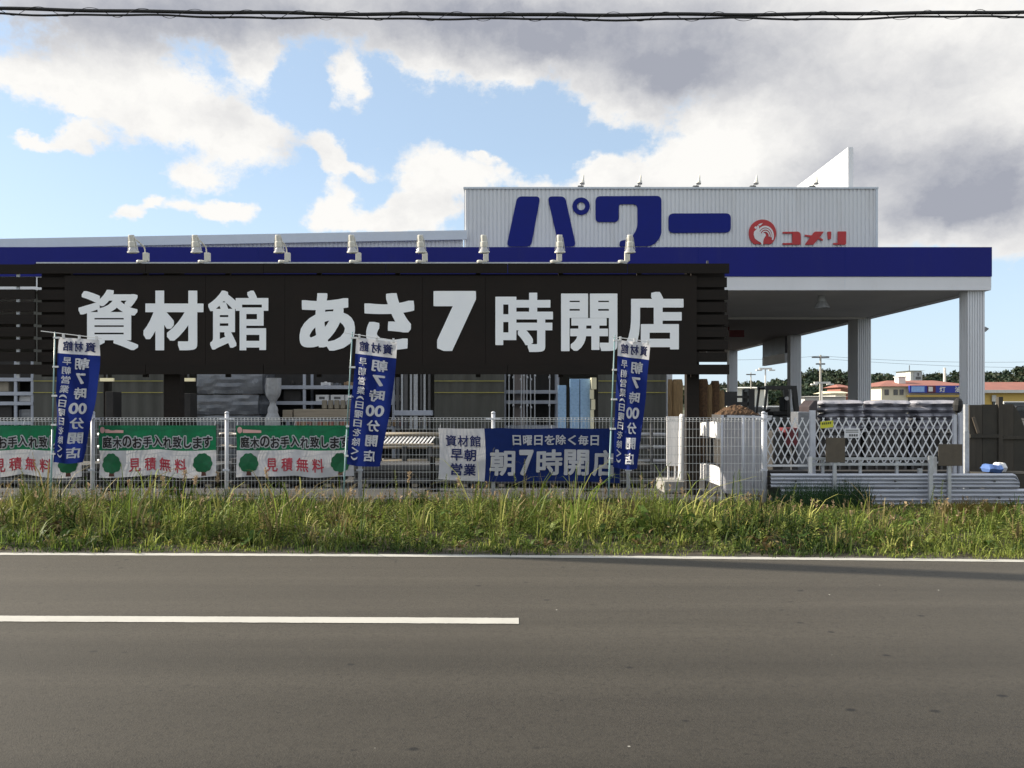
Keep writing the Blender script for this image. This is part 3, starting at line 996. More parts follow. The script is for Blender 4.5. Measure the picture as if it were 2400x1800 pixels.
SPL = ['spotlight above the first character of the black sign, nearest the slat screen', 'spotlight above the second and third characters of the black sign',
       'spotlight just left of the gap after the third character of the black sign', 'spotlight above the flag planted at the middle of the fence',
       'spotlight above the hiragana characters just before the big numeral seven', 'spotlight above the right edge of the big numeral seven',
       'spotlight over the character just right of the numeral seven, below navy wall stroke', 'last spotlight on the black sign, closest to the canopy']
for px, lb in zip((336, 480, 668, 834, 990, 1133, 1305, 1464), SPL):
    spot(px, lb)

# ================================================================== MESH FENCE
YF = 12.1
fence = thing('mesh_fence', 'white welded wire mesh fence on round posts along the weedy verge', 'fence', (-2.3, YF, 0))
posts_px = [-98, 215, 530, 843, 1156, 1473, 1791]
zt = WZ(979, YF)
for i, px in enumerate(posts_px):
    x = WX(px, YF)
    MB().cyl((x, YF + .035, 0), (x, YF + .035, zt + .06), .030, n=14).lathe([(.034, 0), (.032, .02), (.015, .035)], (x, YF + .035, zt + .06), n=12).build('post', 'fence_post', fence, smooth=True)
    cb = MB().box(x - .11, x + .11, YF - .004, YF + .012, zt - .03, zt - .005)
    cb.box(x - .05, x + .05, YF - .012, YF + .004, .52, .55).build('clamp', 'fence_post', fence)


def wire_panel(x0, x1):
    mb = MB()
    n = int(round((x1 - x0) / .052))
    w = .0018
    for k in range(n + 1):
        x = x0 + (x1 - x0) * k / n
        mb.box(x - w, x + w, YF - w, YF + w, .05, zt)
    zz = [zt, zt - .055, zt - .0275]
    ys = [0, 0, -.035]
    z = zt - .17
    while z > .1:
        zz.append(z)
        ys.append(0)
        z -= .128
    for z, yy in zip(zz, ys):
        ww = .0028
        mb.box(x0, x1, YF + yy - .006, YF + yy - .0022, z - ww, z + ww)
    # the folded top edge
    for k in range(n + 1):
        x = x0 + (x1 - x0) * k / n
        mb.bar((x, YF, zt), (x, YF - .035, zt - .0275), .004)
        mb.bar((x, YF - .035, zt - .0275), (x, YF, zt - .055), .004)
    mb.build('wire_panel', 'fence_wire', fence)


for a, b in zip(posts_px[:-1], posts_px[1:]):
    wire_panel(WX(a, YF) + .02, WX(b, YF) - .02)

# ================================================================== BANNERS AND FLAGS
def grid_cloth(fn, u0, u1, v0, v1, nu, nv):
    vs = [fn(u0 + (u1 - u0) * i / nu, v0 + (v1 - v0) * j / nv) for j in range(nv + 1) for i in range(nu + 1)]
    fs = [(j * (nu + 1) + i, j * (nu + 1) + i + 1, (j + 1) * (nu + 1) + i + 1, (j + 1) * (nu + 1) + i) for j in range(nv) for i in range(nu)]
    return MB().add(vs, fs)


def green_banner(px0, ph, label):
    Yb = YF - .045
    wpx = 274.0

    def fn(u, v, off=0.0):          # u 0..1 across, v 0..1 down
        sag = 3.2 * math.sin(math.pi * ((u * 2) % 1.0)) * v
        edge = 3.5 * math.sin(u * 9 + ph) * v * v
        nar = (1 - v) * 0 + v * 3.0 * math.sin(ph)
        px = px0 + u * wpx + nar + 2.0 * math.sin(v * 5 + ph) * (u - .5)
        py = 997 + v * 120 + sag * (1 if u < .97 else .4) * .55 + edge * .6 - 4 * v * math.exp(-((u - .5) / .12) ** 2)
        y = Yb - .012 + .012 * math.sin(u * 11 + ph + v * 3) * (.2 + v) + .007 * math.sin(u * 27 + v * 9 + ph) + .006 * math.sin(u * 19 - v * 12 + ph * 2)
        p = W(px, py, Yb)
        return (p.x, y - off, p.z)
    o = thing('green_banner', label, 'banner', (WX(px0 + wpx / 2, Yb), Yb, WZ(1118, Yb)), 'green garden service banners tied to the fence')
    grid_cloth(fn, 0, 1, 0, .485, 60, 14).build('upper_cloth', 'banner_green', o, smooth=True)
    grid_cloth(fn, 0, 1, .485, 1, 60, 14).build('lower_cloth', 'banner_white', o, smooth=True)
    t1, t2 = MB(), MB()
    txt = '庭木のお手入れ致します'
    for i, ch in enumerate(txt):
        w = .085
        a = .035 + i * .0855 + (.012 if ch in 'し' else 0)
        dy = .012 * math.sin(i * 2.3)
        bx = (a, .215 + dy, a + w * (.72 if ch in 'し' else .92), .435 + dy)
        letter(t1, ch, lambda u, v: fn(u, v, .008), (bx[0] - .0075, bx[1] - .02, bx[2] + .0075, bx[3] + .02), .125, ring_n=12)
        letter(t2, ch, lambda u, v: fn(u, v, .0125), bx, .03)
    t1.build('lettering_outline', 'banner_white', o)
    t2.build('lettering', 'ink_black', o)
    t3 = MB()
    for i, ch in enumerate('見積無料'):
        a = .25 + i * .132
        letter(t3, ch, lambda u, v: fn(u, v, .008), (a, .64, a + .10, .905), .018)
    t3.build('lettering', 'ink_red', o)
    for c in (.105, .885):
        pts = []
        for k in range(44):
            t = 2 * math.pi * k / 44
            r = .95 + .11 * abs(math.sin(t * 4.5 + 1))
            pts.append((c + .078 * r * (1 + .10 * math.sin(t)) * math.cos(t), .725 + .185 * r * math.sin(t)))
        mbp = MB()
        mbp.add([fn(c, .725, .008)] + [fn(a, b, .008) for a, b in pts], [(0, 1 + k, 1 + (k + 1) % 44) for k in range(44)])
        mbp.build('printed_tree', 'ink_green', o)
        mbq = MB()
        mbq.add([fn(a, b, .007) for a, b in ((c - .016, .88), (c + .016, .88), (c + .022, .975), (c - .022, .975))], [(0, 1, 2, 3)])
        mbq.build('printed_trunk', 'ink_brown', o)
    lg = MB()
    lg.add([fn(a, b, .007) for a, b in ((.06, .075), (.215, .095), (.215, .145), (.06, .145))], [(0, 1, 2, 3)])
    cc = [fn(.035 + .022 * math.cos(t), .09 + .062 * math.sin(t), .009) for t in np.linspace(0, 2 * math.pi, 17)[:-1]]
    lg.add(cc, [tuple(range(16))])
    lg.build('printed_logo', 'ink_pink', o)
    tb = MB()
    for u in (.01, .5, .99):
        p = fn(u, 0)
        tb.bar(p, (p[0], p[1] + .03, p[2] + .07), .006)
    tb.build('tie_cord', 'plastic_white', o)
    return o


green_banner(-82, .3, 'green and white tree care banner cut off by the edge, partly behind a flag')
green_banner(232, 1.4, 'green and white tree care banner hanging alone between two posts, no flag before it')
green_banner(554, 2.6, 'green and white tree care banner whose right printed tree is behind the flag pole')

Yn = YF - .05


def bfn(u, v, off=0.0):
    px = 1027 + u * 429 + (3 * math.sin(v * 3) if u < .5 else -3 * v)
    py = 1003 + v * (120 + 10 * u) + 3.0 * math.sin(u * 6.3) * v - 3 * math.sin(math.pi * ((u * 3) % 1)) * (1 - v) * -.6
    y = Yn + .012 * math.sin(u * 17 + v * 4) + .006 * math.sin(u * 41 + v * 6)
    p = W(px, py, Yn)
    return (p.x, y - off, p.z)


bb = thing('blue_banner', 'long navy and white opening hours banner hung on the mesh fence', 'banner', (WX(1240, Yn), Yn, WZ(1130, Yn)))
grid_cloth(bfn, 0, .252, 0, 1, 24, 16).build('white_cloth', 'banner_white', bb, smooth=True)
grid_cloth(bfn, .252, 1, 0, 1, 70, 16).build('blue_cloth', 'banner_blue', bb, smooth=True)
tb = MB()
bf = lambda u, v: bfn(u, v, .012)
for i, ch in enumerate('資材館'):
    letter(tb, ch, bf, (.036 + i * .066, .13, .036 + i * .066 + .06, .345), .022)
for j, row in enumerate(('早朝', '営業')):
    for i, ch in enumerate(row):
        letter(tb, ch, bf, (.062 + i * .073, .39 + j * .28, .062 + i * .073 + .066, .62 + j * .28), .026)
tb.build('lettering', 'flag_ink', bb)
tb = MB()
for i, ch in enumerate('日曜日を除く毎日'):
    nar = .012 if ch in '日く' else 0
    letter(tb, ch, bf, (.398 + i * .0615 + nar * .4, .125, .398 + i * .0615 + .055 - nar * .4, .315), .024)
for ch, a, b in (('朝', 1145, 1205), ('7', 1214, 1252), ('時', 1259, 1320), ('開', 1324, 1382), ('店', 1390, 1445)):
    letter(tb, ch, bf, ((a + 0 - 1027) / 429, .40, (b - 1027) / 429, .89), .03)
tb.build('lettering', 'banner_white', bb)
tc_ = MB()
for u in (.01, .3, .62, .99):
    p = bfn(u, 0.005)
    tc_.bar(p, (p[0], p[1] + .04, p[2] + .05), .006)
tc_.build('tie_cord', 'plastic_white', bb)


def flag(label, pole_top, pole_bot, TL, TR, BL, BR, ph, rod):
    Yg = 11.7
    o = thing('banner_flag', label, 'flag', W(pole_bot[0], pole_bot[1], Yg), 'tall navy nobori flags along the fence')
    pt, pb = W(*pole_top, Yg), W(*pole_bot, Yg)
    pb.z = 0.0
    md = pb.lerp(pt, .45)
    MB().cyl(pb, md, .013, n=8).cyl(md, pt, .010, n=8).build('pole', 'pole_teal', o, smooth=True)
    MB().cyl(W(rod[0], rod[1], Yg - .01), W(rod[2], rod[3], Yg - .01), .006, n=6).build('cross_rod', 'plastic_white', o)

    def fn(u, v, off=0.0):
        a = Vector(TL).lerp(Vector(TR), u)
        b = Vector(BL).lerp(Vector(BR), u)
        px = a.x + (b.x - a.x) * (v ** 1.15) + 4 * math.sin(v * 3.1 + ph) * u
        py = a.y + (b.y - a.y) * v + 3.5 * math.sin(u * 3.14) * v
        y = Yg + .045 * math.sin(u * 5 + v * (4 + ph) + ph) * (.3 + .7 * u) + .03 * math.sin(u * 9 - v * 7 + 2.6 * ph) + .010 * math.sin(u * 4 - v * 17 + ph) + .08 * u * v * (1 - ph)
        p = W(px, py, Yg)
        return (p.x, y - off, p.z)
    grid_cloth(fn, 0, 1, 0, .128, 18, 8).build('white_head', 'flag_white', o, smooth=True)
    grid_cloth(fn, 0, 1, .128, 1, 18, 60).build('blue_cloth', 'flag_blue', o, smooth=True)
    f1 = lambda u, v: fn(u, v, .018)
    t = MB()
    for i, ch in enumerate('館材資'):
        letter(t, ch, f1, (.10 + i * .285, .025, .10 + i * .285 + .24, .105), .03, mirror=True)
    t.build('lettering', 'flag_ink', o)
    t = MB()
    y = .155
    for ch, h in (('朝', .093), ('7', .085), ('時', .093), ('00', .09), ('分', .09), ('開', .09), ('店', .09)):
        c, w = .63, .36
        if ch == '00':
            letter(t, ch, f1, (c - .24, y, c + .22, y + h), .03, mirror=True)
        elif ch == '7':
            letter(t, ch, f1, (c - .14, y, c + .14, y + h), .035, mirror=True)
        else:
            letter(t, ch, f1, (c - w / 2, y, c + w / 2, y + h), .028, mirror=True)
        y += h + .029
    y = .155
    for ch, h in (('早', .062), ('朝', .062), ('営', .062), ('業', .062), ('(', .03), ('日', .058), ('曜', .06), ('日', .058), ('を', .06), ('除', .062), ('く', .058), (')', .03)):
        c, w = .215, .20
        if ch in '()':
            # brackets turned for vertical writing
            vs, fs, n1 = glyphs('(' if ch == '(' else ')', .03)
            ps = [f1(c - .09 + .18 * vv, y + h * uu) for uu, vv in vs]
            t.add([(p[0], p[1] - .00025 * (i // n1), p[2]) for i, p in enumerate(ps)], fs)
        else:
            letter(t, ch, f1, (c - w / 2, y, c + w / 2, y + h), .02, mirror=True)
        y += h + .0125
    t.build('lettering', 'flag_white', o)
    for k in range(5):
        v = .006 + k * .232
        p = fn(0, v)
        q = pb.lerp(pt, max(0, min(1, (p[2] - pb.z) / (pt.z - pb.z))))
        MB().box(min(q.x, p[0]) - .016, max(q.x, p[0]) + .02, Yg - .018, Yg + .018, p[2] - .012, p[2] + .014).build('loop', 'plastic_white', o)
    for u in (.08, .5, .92):
        p = fn(u, 0)
        MB().box(p[0] - .014, p[0] + .014, p[1] - .016, p[1] + .01, p[2] - .01, p[2] + .05).build('loop', 'plastic_white', o)
    return o


flag('navy flag in front of the cut off green banner, farthest from the canopy', (129, 778), (118, 1180), (137, 790), (236, 797), (126, 1083), (188, 1084), .2, (96, 776, 238, 793))
flag('navy flag at the middle of the sign, beside the third green banner', (826, 778), (803, 1180), (834, 790), (928, 803), (812, 1088), (896, 1092), 1.1, (808, 780, 930, 799))
flag('navy flag overlapping the right end of the long blue banner', (1441, 786), (1425, 1190), (1448, 796), (1522, 806), (1436, 1094), (1496, 1098), 2.0, (1434, 789, 1524, 801))

# ================================================================== OVERHEAD CABLE AND ITS POLE
YC = 11.6
kz = YC / 11.7


def cz(x):
    return 7.09 - .0029 * x + .00118 * x * x


cab = thing('overhead_cable', 'thick black telephone cable lashed to a thinner one across the sky', 'cable', (0, YC, 7.1))
xs = np.linspace(-14.6, 21, 240)
MB().tube([(x, YC + .008 * math.sin(x * 2.1), cz(x) + .006 * math.sin(x * 3.3)) for x in xs], .026, 8).build('main_cable', 'cable', cab, smooth=True)
MB().tube([(x, YC + .012 * math.sin(x * 1.7), cz(x) - .064 + .010 * math.sin(x * 2.2 + 1) - .006 * math.sin(x * 5.3)) for x in xs], .0155, 8).build('support_wire', 'cable', cab, smooth=True)
MB().tube([(x, YC + .05 * math.sin(x * 8.4), cz(x) - .026 + .062 * math.cos(x * 8.4)) for x in np.linspace(-12, 12, 900)], .0042, 4).build('lashing_wire', 'cable', cab)
up = thing('utility_pole', 'tall concrete utility pole holding up the cable beyond the frame', 'pole', (-14.7, 11.5, 0))
MB().cyl((-14.7, 11.5, 0), (-14.7, 11.5, 13), .22, .15, 16).build('pole', 'pole_conc', up, smooth=True)
MB().box(-14.78, -14.62, 10.7, 12.4, 12.2, 12.3).build('cross_arm', 'steel_dark', up)

# ================================================================== GOODS UNDER THE CANOPY
YR = 20.6


def curtain(pa, pb, label, Y=20.35):
    x0, x1 = WX(pa, Y), WX(pb, Y)
    n = max(8, int((x1 - x0) / .06))
    vs, fs = [], []
    for i in range(n + 1):
        x = x0 + (x1 - x0) * i / n
        y = Y + .02 * math.sin(i * 1.15 + pa) + .012 * math.sin(i * .43)
        vs += [(x, y, .02), (x, y - .015 * math.sin(i * .9), 1.2), (x, y, zs + .01)]
    for i in range(n):
        fs += [(3 * i, 3 * i + 3, 3 * i + 4, 3 * i + 1), (3 * i + 1, 3 * i + 4, 3 * i + 5, 3 * i + 2)]
    o = thing('vinyl_curtain', label, 'curtain', ((x0 + x1) / 2, Y, 0), 'grey vinyl strip curtains under the canopy')
    MB().add(vs, fs).build('sheet', 'curtain', o, smooth=True)
    st = MB()
    for py in (893, 920):
        st.box(x0, x1, Y - .045, Y - .035, WZ(py, Y) - .010, WZ(py, Y) + .010)
    st.build('yellow_cord', 'yellow_strip', o)
    MB().box(x0, x1, Y - .05, Y + .04, .05, 1.0).build('hem', 'curtain', o)
    return o


curtain(80, 243, 'grey curtain between the end rack and the first dark post behind the fence')
curtain(263, 384, 'grey curtain left of the wide black sign post')
curtain(1018, 1182, 'wide olive curtain between the upright steel channels and the steel rods')
curtain(1402, 1562, 'olive curtain beside the cream insulation boards, behind the third flag')


def rack(pa, pb, levels, mids, label, Y=YR, deep=.8):
    x0, x1 = WX(pa, Y), WX(pb, Y)
    o = thing('storage_rack', label, 'rack', ((x0 + x1) / 2, Y, 0), 'steel storage racks')
    for x in [x0 + .03, x1 - .03] + [WX(m, Y) for m in mids]:
        MB().box(x - .035, x + .035, Y, Y + .05, 0, 2.75).build('upright', 'rack', o)
        MB().box(x - .035, x + .035, Y + deep, Y + deep + .05, 0, 2.75).build('upright', 'rack', o)
    for py in levels:
        z = WZ(py, Y)
        MB().box(x0, x1, Y - .012, Y + deep, z - .06, z + .03).build('shelf', 'rack', o)
    MB().box(x0, x1, Y + deep + .055, Y + deep + .08, .1, 2.7).build('back_panel', 'dark_goods', o)
    return o


rack(-70, 78, (888, 921, 944, 990, 1040, 1085), (36,), 'grey steel rack cut off by the frame edge, dark goods inside')
rack(612, 925, (906, 943, 1000, 1040, 1085), (713,), 'long grey rack holding white cartons, tan rolls and lumber')
rack(1180, 1310, (917, 941, 1000, 1050), (), 'dark rack of stacked metal goods behind the upright steel rods', Y=21.3)


def goods(name, label, cat, pa, pb, ya, yb, Y, dep, m, group=None, bevel=.01, extra=None):
    o = MB().box(WX(pa, Y), WX(pb, Y), Y, Y + dep, WZ(yb, Y), WZ(ya, Y))
    ob = o.build(name, m, origin=((WX(pa, Y) + WX(pb, Y)) / 2, Y + dep / 2, WZ(yb, Y)), bevel=bevel)
    return tag(ob, label, cat, group)


Yg_ = YR + .05
zsh = lambda py: py - (.03) * FOC / YR     # pixel row of a shelf's top
for a, b, lb in ((740, 770, 'white carton on the long rack, first from its middle upright'), (775, 807, 'white carton on the long rack, second from its middle upright'),
                 (809, 838, 'white carton on the long rack half hidden by the middle flag'), (911, 934, 'white carton at the far end of the long rack past the flag')):
    zt_ = zsh(943)
    o = thing('carton', lb, 'carton', (WX((a + b) / 2, Yg_), Yg_ + .2, WZ(zt_, YR)), 'white cartons on the long rack')
    z0 = WZ(943, YR) + .032
    MB().box(WX(a, Yg_), WX(b, Yg_), Yg_, Yg_ + .4, z0, z0 + .16).build('box', 'carton_white', o, bevel=.006)
    MB().box(WX(a + 8, Yg_), WX(b - 9, Yg_), Yg_ - .004, Yg_ - .002, z0 + .05, z0 + .11).build('print', 'steel_dark', o)
for k in range(6):
    a = 752 + k * 14.5
    z0 = WZ(958, 19.9)
    mb = MB().lathe([(.05, 0), (.066, .015), (.066, .2), (.05, .215)], (WX(a + 7, 19.9), 19.98, z0), n=10)
    tag(mb.build('paper_roll', 'bag_tan', origin=(WX(a + 7, 19.9), 19.98, z0), smooth=False), 'tan cylinder standing in a row under the white cartons', 'roll', 'tan rolls in a row')
goods('lumber_stack', 'pale flat timber bundle lying below the tan rolls', 'timber', 688, 840, 959, 981, 19.8, .6, 'lumber')
goods('lumber_stack', 'short pale timber bundle beside the twisted plastic sheet', 'timber', 662, 685, 961, 981, 19.8, .6, 'lumber')
MB_leg = MB()
for a in (670, 760, 835):
    MB_leg.box(WX(a, 19.8), WX(a + 6, 19.8), 19.85, 20.3, 0, WZ(981.5, 19.8))
MB_leg.box(WX(660, 19.8), WX(842, 19.8), 19.85, 20.35, WZ(986, 19.8), WZ(981.3, 19.8))
tag(MB_leg.build('timber_stand', 'rack', origin=(WX(760, 19.8), 20.1, 0)), 'low steel stand carrying the pale timber bundles', 'stand')
k = 0
for a in range(692, 836, 13):
    m = ('carton_red', 'carton_brown', 'carton_red', 'bag_tan')[k % 4]
    ob = goods('carton', 'small reddish brown carton in the row seen just above the third green banner', 'carton', a, a + 11.5, 988, 1003, 19.2, .3, m, 'brown cartons in a row')
    k += 1
goods('low_bench', 'low dark bench under the row of reddish cartons', 'bench', 640, 845, 1003.5, 1090, 19.15, .5, 'dark_goods')
for a in (905, 920, 934, 947, 960, 975, 990):
    goods('carton', 'small brown carton on the lower shelf right of the middle flag', 'carton', a, a + 11, 985, 999, 20.55, .3, ('carton_brown', 'lumber', 'carton_red')[(a // 3) % 3], 'brown cartons right of the middle flag')
# small clutter on the top shelf of the long rack and end rack
for a, b, h, m, lb in ((752, 775, .10, 'plastic_white', 'white package on the top shelf of the long rack'), (782, 800, .07, 'film', 'grey film roll on the top shelf of the long rack'),
                       (806, 826, .11, 'carton_brown', 'brown package on the top shelf beside the middle flag'), (668, 705, .13, 'dark_goods', 'black crate on the top shelf beside the twisted sheet'),
                       ):
    z0 = WZ(906, YR) + .031
    tag(MB().lathe([(.02, 0), (.06, .02), (.065, h * .6), (.03, h)], (WX((a + b) / 2, YR + .2), YR + .2, z0), n=8).box(WX(a, YR + .2), WX(b, YR + .2), YR + .2, YR + .5, z0 + .002, z0 + h * .8)
        .build('package', m, origin=(WX(a, YR), YR + .2, z0)), lb, 'package')
for a, b, py, h, m, lb in ((664, 705, 943, .30, 'dark_goods', 'dark crate behind the twisted clear sheet on the long rack'), (-40, 20, 921, .3, 'bag_tan', 'brown bundle on the top bay of the end rack'),
                           (44, 72, 944, .16, 'carton_white', 'pale carton on the narrow bay of the end rack'), (44, 72, 990, .3, 'film', 'grey wrapped pile low in the narrow bay of the end rack'),
                           (-30, 28, 990, .42, 'dark_goods', 'dark stacked goods low in the end rack')):
    z0 = WZ(py, YR) + .032
    tag(MB().box(WX(a, YR + .1), WX(b, YR + .1), YR + .1, YR + .6, z0, z0 + h).build('package', m, origin=(WX(a, YR), YR + .1, z0), bevel=.02), lb, 'package')

# film-wrapped board stack, twisted clear sheet
fo = thing('wrapped_stack', 'tall stack of sheets wrapped in shiny grey film behind the fence', 'stack', (WX(535, 19.6), 20, 0))
for j, (za, zb_) in enumerate(((.15, .75), (.78, 1.25), (1.28, 1.75), (1.78, 2.3))):
    x0, x1 = WX(456 + 6 * (j % 2), 19.6), WX(616 - 5 * (j % 3), 19.6)
    nn = 26
    vs, fs = [], []
    for r_ in range(7):
        for i in range(nn + 1):
            x = x0 + (x1 - x0) * i / nn
            z = za + (zb_ - za) * r_ / 6
            y = 19.6 + .03 * mnoise.noise((x * 3, z * 9, j)) - .03 * math.sin(math.pi * r_ / 6)
            vs.append((x, y, z + .015 * mnoise.noise((x * 4, 5, j))))
    for r_ in range(6):
        for i in range(nn):
            fs.append((r_ * (nn + 1) + i, r_ * (nn + 1) + i + 1, (r_ + 1) * (nn + 1) + i + 1, (r_ + 1) * (nn + 1) + i))
    MB().add(vs, fs).box(x0, x1, 19.66, 20.6, za, zb_).build('bundle', 'film', fo, smooth=False)
MB().box(WX(456, 19.6), WX(616, 19.6), 19.7, 20.5, 0, .13).build('pallet', 'lumber', fo)
tw = []
zA, zB = .5, WZ(886, 19.4)
nn, mm = 20, 28
vs, fs = [], []
cx_ = WX(640, 19.4)
for j in range(mm + 1):
    z = zA + (zB - zA) * j / mm
    py = 950 - (z - CAMZ) * FOC / 19.4
    r_ = .175
    for c, w, a in ((945, 14, .11), (968, 8, .05)):
        r_ -= a * math.exp(-((py - c) / w) ** 2)
    for i in range(nn):
        t = 2 * math.pi * i / nn
        rr = r_ * (1 + .14 * math.sin(t * 5 + z * 3))
        vs.append((cx_ + rr * math.cos(t), 19.4 + rr * .6 * math.sin(t), z))
for j in range(mm):
    for i in range(nn):
        fs.append((j * nn + i, j * nn + (i + 1) % nn, (j + 1) * nn + (i + 1) % nn, (j + 1) * nn + i))
tag(MB().add(vs, fs).build('plastic_sheet', 'film_clear', origin=(cx_, 19.4, zA), smooth=True), 'clear plastic sheet gathered and tied into a narrow waist beside the long rack', 'plastic sheet')

# upright steel channels and thin rods
for i, (px, w, m) in enumerate(((930, .07, 'steel_dark'), (941, .05, 'galv'), (950, .09, 'steel_dark'), (962, .05, 'galv'), (973, .1, 'galv'), (986, .05, 'steel_dark'), (994, .05, 'galv'), (1005, .06, 'steel_dark'))):
    x = WX(px, 20.3)
    ob = MB().box(x - w / 2, x + w / 2, 20.4, 20.412, .9, 2.9).box(x - w / 2, x - w / 2 + .01, 20.414, 20.46, .9, 2.9).box(x + w / 2 - .01, x + w / 2, 20.414, 20.46, .9, 2.9)
    tag(ob.build('steel_channel', m, origin=(x, 20.4, .9)), 'upright steel channel standing in the row right of the long rack', 'channel', 'upright steel channels')
goods('channel_stand', 'low grey steel stand holding the upright channels', 'stand', 922, 1014, 962, 974, 20.36, .3, 'rack')
for i, px in enumerate((1193, 1203, 1221, 1228, 1236, 1245, 1254, 1288)):
    x = WX(px, 20.2)
    ob = MB().cyl((x, 20.3 + .05 * (i % 2), 0), (x + .02 * math.sin(i), 20.35, 2.9), .014, n=6)
    for z in (1.55, 2.25):
        ob.lathe([(.014, -.03), (.028, -.02), (.028, .02), (.014, .03)], (x, 20.33, z - .05 * (i % 3)), n=6)
    tag(ob.build('steel_rod', 'galv', origin=(x, 20.3, 0)), 'thin upright steel rod standing between the two olive curtains', 'rod', 'thin steel rods')
for a, b, y0, lb in ((1308, 1327, 905, 'single narrow light blue panel standing apart from the blue pair'), (1336, 1358, 890, 'light blue panel in the standing pair, next to the narrow single'),
                     (1360, 1383, 890, 'light blue panel in the standing pair, next to the cream boards')):
    goods('translucent_sheet', lb, 'panel', a, b, y0 - 2, 1085, 18.4, .12, 'polycarb', 'light blue upright panels', bevel=.004)
cb_ = MB()
for j, (a, b, ya, yb) in enumerate(((1386, 1398, 885, 912), (1383, 1392, 913, 935), (1386, 1395, 936, 960), (1384, 1392, 961, 1010))):
    cb_.box(WX(a, 18.3), WX(b, 18.3), 18.3, 19.2, WZ(yb, 18.3), WZ(ya, 18.3))
tag(cb_.build('insulation_boards', 'cream', origin=(WX(1390, 18.3), 18.5, .8)), 'stepped stack of cream insulation boards beside the light blue panels', 'boards')
goods('steel_post', 'pale grey square post at the end of the olive curtain by the straw rolls', 'post', 1563, 1576, 692, 1092, 20.0, .14, 'galv')
# white slatted stack seen through the mesh
ws = thing('slatted_stack', 'white slatted panels stacked behind the mesh, just left of the blue banner', 'panels', (WX(955, 16), 16, 0))
for j in range(15):
    x = WX(880 + j * 9, 16)
    MB().bar((x, 16.0, WZ(1040, 16)), (x + .07, 16.35, WZ(1028, 16) + .02), .035, .012).build('slat', 'plastic_white', ws)
MB().box(WX(875, 16), WX(1012, 16), 16.0, 16.5, WZ(1046, 16), WZ(1042, 16)).build('tray', 'lumber', ws)
for px in (885, 945, 1005):
    MB().box(WX(px, 16) - .03, WX(px, 16) + .03, 16.05, 16.4, 0, WZ(1046.5, 16)).build('leg', 'steel_dark', ws)
# low racks of dark tubing behind the fence
for j, (a, b, lb) in enumerate(((230, 480, 'low dark pipe trestle behind the second green banner'), (500, 760, 'low dark pipe trestle behind the third green banner'), (850, 1100, 'low dark pipe trestle left of the blue banner'), (1120, 1560, 'long dark pipe trestle behind the blue banner'))):
    Yt = 17.6
    o = thing('pipe_trestle', lb, 'trestle', (WX((a + b) / 2, Yt), Yt, 0), 'pipe trestles behind the fence')
    x0, x1 = WX(a, Yt), WX(b, Yt)
    for z in (.25, .55, .82):
        for q in range(4):
            MB().cyl((x0, Yt + .12 * q, z + .045), (x1 - .1 * q, Yt + .12 * q, z + .045), .04, n=8).build('pipe', ('galv', 'steel_dark', 'lumber')[(q + j) % 3], o, smooth=True)
        MB().box(x0 + .1, x0 + .16, Yt - .1, Yt + .55, z - .04, z).box(x1 - .36, x1 - .30, Yt - .1, Yt + .55, z - .04, z).build('bearer', 'steel_dark', o)
    for x in (x0 + .13, x1 - .33):
        MB().box(x - .03, x + .03, Yt - .16, Yt - .1, 0, 1.1).build('upright', 'steel_dark', o)

# dark drain channels stacked low along the fence
for a, b, zt_, lb in ((-60, 206, .46, 'low stack of dark drain channels behind the cut off green banner'), (238, 520, .40, 'low stack of dark drain channels under the second green banner'), (545, 800, .50, 'low stack of dark drain channels under the third green banner'),
                 (830, 1120, .36, 'low stack of dark drain channels left of the blue banner'), (1150, 1540, .42, 'long low stack of dark drain channels under the blue banner')):
    Yt = 14.9
    o = thing('channel_stack', lb, 'stack', (WX((a + b) / 2, Yt), Yt, 0), 'drain channel stacks along the fence')
    x0, x1 = WX(a, Yt), WX(b, Yt)
    nl = int(zt_ / .12)
    for j in range(nl):
        z = .06 + j * .12
        sh = rng.uniform(-.06, .06)
        mb = MB()
        for q in range(3):
            yy = Yt + q * .34 + rng.uniform(0, .03)
            mb.box(x0 + sh, x1 + sh - .05, yy, yy + .30, z, z + .105)
        mb.build('channel_row', ('dark_goods', 'steel_dark', 'interior')[rng.randrange(3)], o, bevel=.012)
    for x in np.linspace(x0 + .2, x1 - .25, 3):
        MB().box(x - .05, x + .05, Yt - .02, Yt + 1.0, 0, .055).build('bearer', 'lumber', o)

# tube lamps under the canopy
for px, lb in ((250, 'yellowish lit tube lamp under the canopy left of the wide black post'), (441, 'yellowish lit tube lamp under the canopy right of the wide black post')):
    x = WX(px, 19.6)
    zz = WZ(890, 19.6)
    o = thing('tube_lamp', lb, 'lamp', (x, 19.6, zz), 'lit tube lamps')
    MB().box(x - .16, x + .16, 19.58, 19.66, zz - .04, zz + .04).build('diffuser', 'tube_lit', o, bevel=.008)
    MB().box(x - .02, x + .02, 19.6, 19.63, zz + .045, zs).build('hanger', 'steel_dark', o)
goods('dark_cabinet', 'narrow black cabinet under the first lit tube lamp', 'cabinet', 247, 265, 918, 1100, 18.0, .4, 'dark_goods')
goods('dark_cabinet', 'narrow black cabinet just right of the wide black post', 'cabinet', 428, 446, 922, 1100, 18.0, .4, 'dark_goods')
xw, zw = WX(1659, 17), WZ(834, 17)
o = thing('tube_lamp', 'bright white tube lamp glimpsed between the slats at the board end', 'lamp', (xw, 17, zw), 'lit tube lamps')
MB().box(xw - .17, xw + .17, 17, 17.06, zw - .035, zw + .035).build('diffuser', 'tube_white', o, bevel=.008)
MB().box(xw - .02, xw + .02, 17.02, 17.05, zw + .04, zw + 2.0).build('hanger', 'steel_dark', o)

